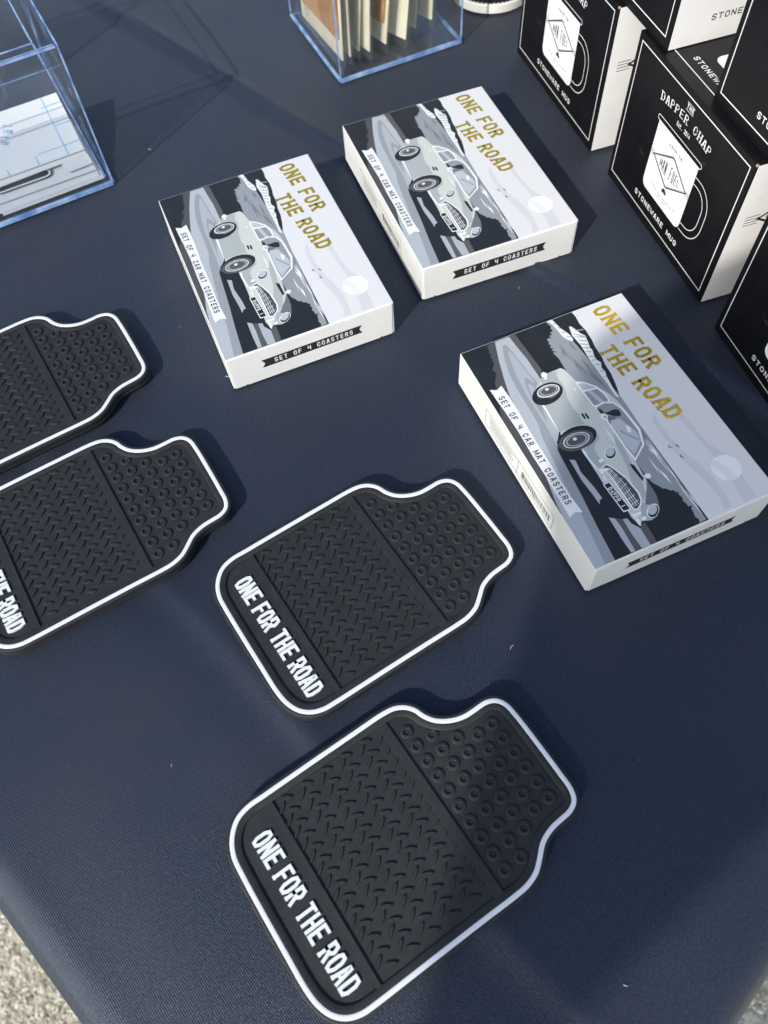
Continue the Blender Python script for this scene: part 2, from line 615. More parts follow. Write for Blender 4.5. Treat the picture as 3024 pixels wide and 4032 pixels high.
def ribbon(pts, closed, t):
    """quads that follow a polyline with mitred joints"""
    n = len(pts)
    L, R = [], []
    for i, p in enumerate(pts):
        def d(a, b):
            v = (b[0] - a[0], b[1] - a[1])
            l = math.hypot(*v) or 1e-9
            return (v[0] / l, v[1] / l)
        if closed or 0 < i < n - 1:
            d0, d1 = d(pts[i - 1], p), d(p, pts[(i + 1) % n])
        elif i == 0:
            d0 = d1 = d(p, pts[1])
        else:
            d0 = d1 = d(pts[-2], p)
        nx, ny = -(d0[1] + d1[1]), d0[0] + d1[0]
        l = math.hypot(nx, ny) or 1e-9
        nx, ny = nx / l, ny / l
        c = max(0.55, nx * -d1[1] + ny * d1[0])
        nx, ny = nx / c * t / 2, ny / c * t / 2
        L.append((p[0] + nx, p[1] + ny))
        R.append((p[0] - nx, p[1] - ny))
    out = []
    for i in range(n if closed else n - 1):
        j = (i + 1) % n
        out.append([R[i], R[j], L[j], L[i]])
    return out


def glyph(ch, w, h, t, serif=0.0, thin=None):
    """list of strokes; each stroke is a list of quads in a w x h cell"""
    strokes = []
    w2, h2 = w - t, h - t
    for pts, closed in GL[ch]:
        P = [(t / 2 + x * w2, t / 2 + y * h2) for x, y in pts]
        if not closed:          # square caps reach the cell edge
            def ext(a, b):
                l = math.hypot(a[0] - b[0], a[1] - b[1]) or 1e-9
                return (a[0] + (a[0] - b[0]) / l * t / 2, a[1] + (a[1] - b[1]) / l * t / 2)
            P[0], P[-1] = ext(P[0], P[1]), ext(P[-1], P[-2])
        if thin is None:
            strokes.append(ribbon(P, closed, t))
        else:
            m = len(P)
            for i in range(m if closed else m - 1):
                a, b = P[i], P[(i + 1) % m]
                tt = t if abs(a[0] - b[0]) < abs(a[1] - b[1]) * 0.45 else thin
                strokes.append(ribbon([a, b], 0, tt))
    if serif:
        for x, y in FEET.get(ch, []):
            cx, cy = t / 2 + x * w2, (t * 0.2 if y == 0 else h - t * 0.2)
            strokes.append(ribbon([(cx - t / 2 - serif, cy), (cx + t / 2 + serif, cy)], 0, t * 0.42))
    return strokes


def letters(mb, text, place, w, h, t, mn, z=0.002, step=0.0006, depth=0.0, frame=None, serif=0.0, thin=None, chars=None):
    """place(i) -> (x, y, angle) of the lower left corner of letter i"""
    frame = frame or (lambda x, y, zz: (x, y, zz))
    for i, ch in enumerate(chars or text):
        if ch == ' ':
            continue
        x0, y0, a = place(i)
        ca, sa = math.cos(a), math.sin(a)
        wi = w * (0.5 if ch in 'I1i.' else 1.3 if ch in 'MW' else 1.0)
        off = (w - wi) / 2
        for k, st in enumerate(glyph(ch, wi, h, t, serif, thin)):
            zz = z + k * step
            for quad in st:
                Q = [(x0 + (x + off) * ca - y * sa, y0 + (x + off) * sa + y * ca) for x, y in quad]
                mb.face([frame(x, y, zz) for x, y in Q], mn)
                if depth:
                    B = [frame(x, y, zz - depth) for x, y in Q]
                    T = [frame(x, y, zz) for x, y in Q]
                    for j in range(4):
                        mb.face([B[j], B[(j + 1) % 4], T[(j + 1) % 4], T[j]], mn)


def line_place(x0, y0, pitch, slope=0.0, ang=0.0):
    return lambda i: (x0 + i * pitch, y0 + i * pitch * slope, ang)


def arc_place(n, cx, base, width, sag, w):
    """letters standing on an arc: n cells over width, middle raised by sag"""
    def f(i):
        u = (i + 0.5) / n * 2 - 1
        x = cx + u * width / 2
        y = base + sag * (1 - u * u)
        a = math.atan(-2 * sag * u / (width / 2))
        return (x - w / 2 * math.cos(a), y - w / 2 * math.sin(a), a)
    return f


def stroke_path(mb, pts, closed, t, mn, z, frame=None):
    frame = frame or (lambda x, y, zz: (x, y, zz))
    for quad in ribbon(pts, closed, t):
        mb.face([frame(x, y, z) for x, y in quad], mn)


def catmull(pts, n):
    """closed smooth loop through pts, resampled to n even steps"""
    m = len(pts)
    dense = []
    for i in range(m):
        p0, p1, p2, p3 = (pts[(i + k - 1) % m] for k in range(4))
        d1 = max(1e-6, math.dist(p0, p1)) ** .5
        d2 = max(1e-6, math.dist(p1, p2)) ** .5
        d3 = max(1e-6, math.dist(p2, p3)) ** .5
        for s in range(24):
            t = s / 24
            res = []
            for c in (0, 1):
                m1 = (p2[c] - p1[c]) + d2 * ((p1[c] - p0[c]) / d1 - (p2[c] - p0[c]) / (d1 + d2))
                m2 = (p2[c] - p1[c]) + d2 * ((p3[c] - p2[c]) / d3 - (p3[c] - p1[c]) / (d2 + d3))
                a = 2 * p1[c] - 2 * p2[c] + m1 + m2
                b = -3 * p1[c] + 3 * p2[c] - 2 * m1 - m2
                res.append(a * t ** 3 + b * t * t + m1 * t + p1[c])
            dense.append(tuple(res))
    D = [0.0]
    for i in range(len(dense)):
        D.append(D[-1] + math.dist(dense[i], dense[(i + 1) % len(dense)]))
    out, j = [], 0
    for k in range(n):
        s = D[-1] * k / n
        while D[j + 1] < s:
            j += 1
        f = (s - D[j]) / max(1e-9, D[j + 1] - D[j])
        a, b = dense[j], dense[(j + 1) % len(dense)]
        out.append((a[0] + (b[0] - a[0]) * f, a[1] + (b[1] - a[1]) * f))
    return out


def offset_loop(loop, d):
    """positive d grows a counter-clockwise loop"""
    n = len(loop)
    out = []
    for i in range(n):
        a, b = loop[i - 1], loop[(i + 1) % n]
        tx, ty = b[0] - a[0], b[1] - a[1]
        l = math.hypot(tx, ty) or 1e-9
        out.append((loop[i][0] + ty / l * d, loop[i][1] - tx / l * d))
    return out


def loft(mb, rings, mn):
    """rings: list of (loop, z) all with the same count"""
    n = len(rings[0][0])
    base = len(mb.v)
    for lp, z in rings:
        mb.v += [(x, y, z) for x, y in lp]
    k = mb.mi(mn)
    for r in range(len(rings) - 1):
        for i in range(n):
            j = (i + 1) % n
            mb.f.append((base + r * n + i, base + r * n + j, base + (r + 1) * n + j, base + (r + 1) * n + i))
            mb.m.append(k)

# ------------------------------------------------------------------ the setting
def make_ground():
    mb = MB()
    mb.face([(-3000, -3000, -75), (3000, -3000, -75), (3000, 3000, -75), (-3000, 3000, -75)], 'ground')
    tag(mb.obj('ground'), kind='structure')
    ico = bmesh.new()
    bmesh.ops.create_icosphere(ico, subdivisions=1, radius=1.0)
    iv = [tuple(v.co) for v in ico.verts]
    iff = [tuple(v.index for v in f.verts) for f in ico.faces]
    ico.free()
    rnd = random.Random(3)
    V, F, T = [], [], []
    for (x0, x1, y0, y1, n) in ((-58, -32, -18, 6, 5600), (24, 50, -20, 6, 4600)):
        for _ in range(n):
            cx, cy = rnd.uniform(x0, x1), rnd.uniform(y0, y1)
            r = rnd.choice((0.09, 0.12, 0.16, 0.2, 0.28)) * rnd.uniform(0.8, 1.25)
            a = rnd.uniform(0, 6.28)
            ca, sa = math.cos(a), math.sin(a)
            sx, sy, sz = r * rnd.uniform(1.0, 1.7), r * rnd.uniform(0.7, 1.0), r * rnd.uniform(0.35, 0.6)
            tone = rnd.random()
            b = len(V)
            for x, y, z in iv:
                j = rnd.uniform(0.82, 1.12)
                X, Y = x * sx * j, y * sy * j
                V.append(((cx + X * ca - Y * sa) * K, (cy + X * sa + Y * ca) * K, (-75 + z * sz * j) * K))
                T.append(tone)
            F += [tuple(i + b for i in f) for f in iff]
    me = bpy.data.meshes.new('gravel_aggregate')
    me.from_pydata(V, [], F)
    at = me.attributes.new('tone', 'FLOAT', 'POINT')
    at.data.foreach_set('value', T)
    me.materials.append(MATS['pebble'])
    tag(link(bpy.data.objects.new('gravel_aggregate', me)), 'pale beige pebbles showing in the concrete ground below the table', 'gravel', kind='stuff')


make_ground()

CREASES = [((-17.31, 54.32), (-3.87, 41.59), 0.32, 0.5), ((-24.0, 26.6), (9.0, -6.2), 0.13, 0.7), ((-19.0, 24.0), (16.5, 57.5), 0.05, 1.0)]


def cloth_height(x, y):
    z = -0.12
    z += 0.022 * math.sin(x * 0.31 + y * 0.12 + 1.0) + 0.018 * math.sin(x * 0.13 - y * 0.37 + 0.3)
    z += 0.012 * math.sin(x * 0.62 + y * 0.55) * math.sin(y * 0.23 + 2)
    for (a, b, h, w) in CREASES:
        dx, dy = b[0] - a[0], b[1] - a[1]
        l = math.hypot(dx, dy)
        s = ((x - a[0]) * dy - (y - a[1]) * dx) / l
        s += 0.15 * math.sin(((x - a[0]) * dx + (y - a[1]) * dy) / l * 0.35)
        z += h * math.exp(-(abs(s) / w)) - h * 0.5 * math.exp(-((s - 1.2 * w) / (1.6 * w)) ** 2)
    # the flatter dents near the upper left corner
    z += 0.02 * math.sin(x * 0.9 + 1.5 * math.sin(y * 0.21)) * math.sin(y * 0.17 + x * 0.11)
    for (cx, cy, r, h) in ((-18, 45, 3.0, 0.07), (-9.5, 54, 3.5, 0.08), (-11, 62, 4.0, 0.1), (2.5, 58, 3, 0.05)):
        d2 = ((x - cx) ** 2 + (y - cy) ** 2) / (r * r)
        if d2 < 8:
            z -= h * math.exp(-d2)
    return min(z, 0.12)


def make_cloth():
    C0 = (-0.35, -13.7)                      # table corner nearest the photographer
    e1 = Vector((0.692, 0.722))
    e2 = Vector((-0.722, 0.692))
    LA, LB, RAD, DROP = 78.0, 165.0, 1.35, 71.0

    def axis(L):
        xs = [-DROP, -60, -48, -36, -26, -18, -12, -8, -5.5, -4, -3.2]
        xs += [-2.8 + 0.2 * i for i in range(int(2.8 / 0.2) + 1)]
        v = 0.0
        lim = 62.0 if L > 100 else L
        while v < lim - 0.35:
            v += 0.35
            xs.append(v)
        if lim < L:
            while v < L - 3:
                v += 3
                xs.append(v)
        xs += [L + 0.2 * i for i in range(0, 14)] + [L + 3.5, L + 6, L + 14, L + 30, L + 50, L + DROP]
        return sorted(set(round(a, 3) for a in xs))
    A, B = axis(LA), axis(LB)
    V, UV = [], []
    for bi in B:
        for ai in A:
            ca, cb = min(max(ai, RAD), LA - RAD), min(max(bi, RAD), LB - RAD)
            da, db = ai - ca, bi - cb
            P = Vector(C0) + e1 * ca + e2 * cb
            L = max(abs(da), abs(db))
            z = 0.0
            if L > 1e-6:
                d = Vector((da, db)) / math.hypot(da, db)
                th = L / RAD
                if th < math.pi / 2:
                    out, dn = RAD * math.sin(th), RAD * (1 - math.cos(th))
                else:
                    out, dn = RAD, RAD + (L - RAD * math.pi / 2)
                hang = max(0.0, dn - RAD)
                s = (ca + cb) * 0.16
                out += (0.02 * hang) * (1 + math.sin(s) * 0.8)
                P = P + (e1 * d.x + e2 * d.y) * out
                z = -dn
            zz = cloth_height(P.x, P.y) + z
            V.append((P.x * K, P.y * K, zz * K))
            UV.append((ai * 0.78 + bi * 0.62, ai * -0.62 + bi * 0.78))
    na = len(A)
    F = [(j * na + i, j * na + i + 1, (j + 1) * na + i + 1, (j + 1) * na + i) for j in range(len(B) - 1) for i in range(na - 1)]
    me = bpy.data.meshes.new('tablecloth')
    me.from_pydata(V, [], F)
    uvl = me.uv_layers.new(name='weave')
    li = [0] * len(me.loops)
    me.loops.foreach_get('vertex_index', li)
    uvl.data.foreach_set('uv', [c for i in li for c in UV[i]])
    me.materials.append(MATS['cloth'])
    me.polygons.foreach_set('use_smooth', [True] * len(me.polygons))
    tag(link(bpy.data.objects.new('tablecloth', me)), 'dark navy woven polyester cloth stretched over the market table', 'tablecloth')


make_cloth()

# ------------------------------------------------------------------ car mat coasters
WHITE_LINE = [(-1.145, -6.30), (-0.98, -6.86), (-0.52, -7.33), (0.03, -7.56), (0.75, -7.61), (2.2, -7.62), (3.7, -7.61), (4.95, -7.59),
              (5.53, -7.50), (6.02, -7.28), (6.36, -6.92), (6.54, -6.45), (6.58, -5.9), (6.60, -5.0), (6.63, -3.2), (6.67, -1.3), (6.70, -0.2),
              (6.68, 0.36), (6.53, 0.88), (6.25, 1.28), (5.93, 1.70), (5.75, 2.25), (5.71, 2.75), (5.68, 3.15), (5.51, 3.50), (5.15, 3.67),
              (4.5, 3.71), (3.2, 3.745), (1.85, 3.75), (1.36, 3.70), (1.03, 3.50), (0.86, 3.14), (0.84, 2.64), (0.80, 2.10), (0.61, 1.58),
              (0.28, 1.13), (-0.12, 0.87), (-0.48, 0.74), (-0.78, 0.50), (-0.99, 0.14), (-1.07, -0.35), (-1.10, -1.7), (-1.13, -3.7), (-1.145, -5.6)]
H_TOP, H_FLOOR = 0.55, 0.465


def x_on_loop(loop, y, side):
    xs = []
    for i in range(len(loop)):
        a, b = loop[i - 1], loop[i]
        if (a[1] - y) * (b[1] - y) <= 0 and a[1] != b[1]:
            xs.append(a[0] + (b[0] - a[0]) * (y - a[1]) / (b[1] - a[1]))
    return min(xs) if side < 0 else max(xs)


def make_coaster():
    root = empty('car_mat_coaster', 'x', 'coaster', group='black rubber car mat coasters laid out on the cloth')
    W = catmull(WHITE_LINE, 220)
    O = offset_loop(W, 0.215)
    inner = offset_loop(W, -0.34)
    mb = MB()
    # slab: rounded foot, side wall, up to the floor of the recesses
    loft(mb, [(offset_loop(O, -0.10), 0.0), (offset_loop(O, -0.02), 0.03), (O, 0.09), (O, 0.20), (offset_loop(O, -0.012), 0.215), (offset_loop(O, -0.012), 0.235), (O, 0.25), (O, H_TOP - 0.05), (offset_loop(O, -0.012), H_TOP - 0.018), (offset_loop(O, -0.045), H_TOP),
              (offset_loop(W, 0.112), H_TOP), (offset_loop(W, 0.10), H_TOP - 0.03), (offset_loop(W, -0.10), H_TOP - 0.03), (offset_loop(W, -0.112), H_TOP),
              (offset_loop(W, -0.325), H_TOP), (inner, H_TOP - 0.012), (inner, H_FLOOR)], 'rubber')
    mb.poly(inner, H_FLOOR, 'rubber')
    mb.face([(x, y, 0.0) for x, y in reversed(offset_loop(O, -0.10))], 'rubber')
    b = mb.obj('body', root)
    auto_smooth(b, 40)
    # white inlay line
    mb = MB()
    loft(mb, [(offset_loop(W, 0.090), H_TOP - 0.03), (offset_loop(W, 0.084), H_TOP + 0.002), (offset_loop(W, 0.062), H_TOP + 0.010), (offset_loop(W, -0.062), H_TOP + 0.010), (offset_loop(W, -0.084), H_TOP + 0.002), (offset_loop(W, -0.090), H_TOP - 0.03)], 'rubber_white')
    auto_smooth(mb.obj('white_edge_line', root), 50)
    # raised cross bars
    for name, y0, y1 in (('divider_bar', -0.82, -0.42), ('text_panel_bar', -5.68, -5.46)):
        mb = MB()
        hz = H_TOP - 0.004
        e = 0.02
        x0, x1 = x_on_loop(inner, y0, -1) - 0.02, x_on_loop(inner, y0, 1) + 0.02
        mb.addmesh([(x0, y0, H_FLOOR - .01), (x1, y0, H_FLOOR - .01), (x1, y1, H_FLOOR - .01), (x0, y1, H_FLOOR - .01), (x0, y0 + e, hz), (x1, y0 + e, hz), (x1, y1 - e, hz), (x0, y1 - e, hz)],
                   [(4, 5, 6, 7), (0, 1, 5, 4), (2, 3, 7, 6)], 'rubber')
        mb.obj(name, root)
    # ring studs
    def ring_mesh():
        m = MB()
        n = 16
        prof = [(0.262, H_FLOOR - 0.002), (0.256, H_FLOOR + 0.058), (0.238, H_FLOOR + 0.068), (0.138, H_FLOOR + 0.068), (0.124, H_FLOOR + 0.056), (0.120, H_FLOOR + 0.001)]
        loft(m, [([(r * math.cos(2 * math.pi * i / n), r * math.sin(2 * math.pi * i / n)) for i in range(n)], z) for r, z in prof], 'rubber')
        me = m.mesh('ring_stud', True)
        me.set_sharp_from_angle(angle=math.radians(40))
        return me
    rm = ring_mesh()
    rows = [(0.0, 0.0, 10), (0.64, 0.725, 9), (1.28, 1.44, 7), (1.64, 2.14, 6), (1.63, 2.835, 6)]
    for x0, y0, n in rows:
        for i in range(n):
            o = bpy.data.objects.new('ring_stud', rm)
            o.location = ((x0 + i * 0.651) * K, (y0 + i * 0.003) * K, 0)
            link(o, root)
    # tread plate bars, two directions
    def lens_mesh(L, Wd):
        m = MB()
        n = 12
        base, top = [], []
        for i in range(n):
            a = 2 * math.pi * i / n
            c, s = math.cos(a), math.sin(a)
            y = math.copysign(abs(s) ** 1.25, s)
            base.append((L / 2 * c, Wd / 2 * y))
            top.append((L / 2 * 0.90 * c, Wd / 2 * 0.60 * y))
        loft(m, [(base, H_FLOOR - 0.002), (top, H_FLOOR + 0.074)], 'rubber')
        m.face([(x, y, H_FLOOR + 0.074) for x, y in top], 'rubber')
        me = m.mesh('tread_bar', True)
        me.set_sharp_from_angle(angle=math.radians(45))
        return me
    lm = lens_mesh(0.47, 0.17)
    for ang, x0, y0, nx, ny in ((math.radians(60), -0.62, -4.97, 14, 5), (math.radians(-50), -0.38, -5.30, 14, 6)):
        for j in range(ny):
            for i in range(nx):
                x, y = x0 + i * 0.5035, y0 + j * 0.876 + i * 0.010
                if j == ny - 1 and ny == 6:
                    y -= 0.02
                if x > 6.12 or (y > -1.0 and ny == 6 and i > 13):
                    continue
                o = bpy.data.objects.new('tread_bar', lm)
                o.location = (x * K, y * K, 0)
                o.rotation_euler = (0, 0, ang)
                link(o, root)
    # white raised lettering
    mb = MB()
    txt = "ONE FOR THE ROAD"
    pitch = 5.93 / 15.0
    adv, x = [], -0.08
    for ch in txt:
        adv.append(x)
        x += 0.225 if ch == ' ' else 0.408
    f = lambda xx, yy, zz: (xx, yy, zz)
    letters(mb, txt, lambda i: (adv[i], -6.80 + 0.012 * adv[i], 0), 0.362, 0.77, 0.120, 'rubber_white', z=H_FLOOR + 0.080, step=0.0012, depth=0.09, frame=f)
    for i, ch in enumerate(txt):       # stubby slab serifs
        for (sx, sy) in {'R': [(0, 0)], 'F': [(0, 0)], 'T': [(.5, 0)], 'A': [(0, 0)]}.get(ch, []):
            cx = adv[i] + 0.060 + sx * 0.242
            cy = -6.80 + 0.012 * adv[i] + (0.05 if sy == 0 else 0.72)
            mb.box(cx - 0.076, cx + 0.076, cy - 0.04, cy + 0.04, H_FLOOR - 0.01, H_FLOOR + 0.0765, 'rubber_white', skip=('b',))
    mb.obj('raised_lettering', root)
    return root


COASTERS = [(-19.1428, 27.4157, -1.0084, 'farthest black rubber coaster, cut off by the left edge with its lettering out of frame'),
            (-14.2929, 19.6540, -1.0109, 'black rubber coaster at the left edge with only THE ROAD of its lettering in view'),
            (-2.0114, 16.9028, -0.9814, 'whole black rubber coaster in full sun, in the middle of the tablecloth'),
            (-0.5466, 6.9795, -0.9639, 'black rubber coaster nearest the camera with its ring studded tab in shade')]
proto = make_coaster()
for k, (x, y, th, lab) in enumerate(COASTERS):
    o = proto if k == 0 else copy_tree(proto)
    o.location = (x * K, y * K, 0.0)
    o.rotation_euler = (0, 0, th)
    o['label'] = lab

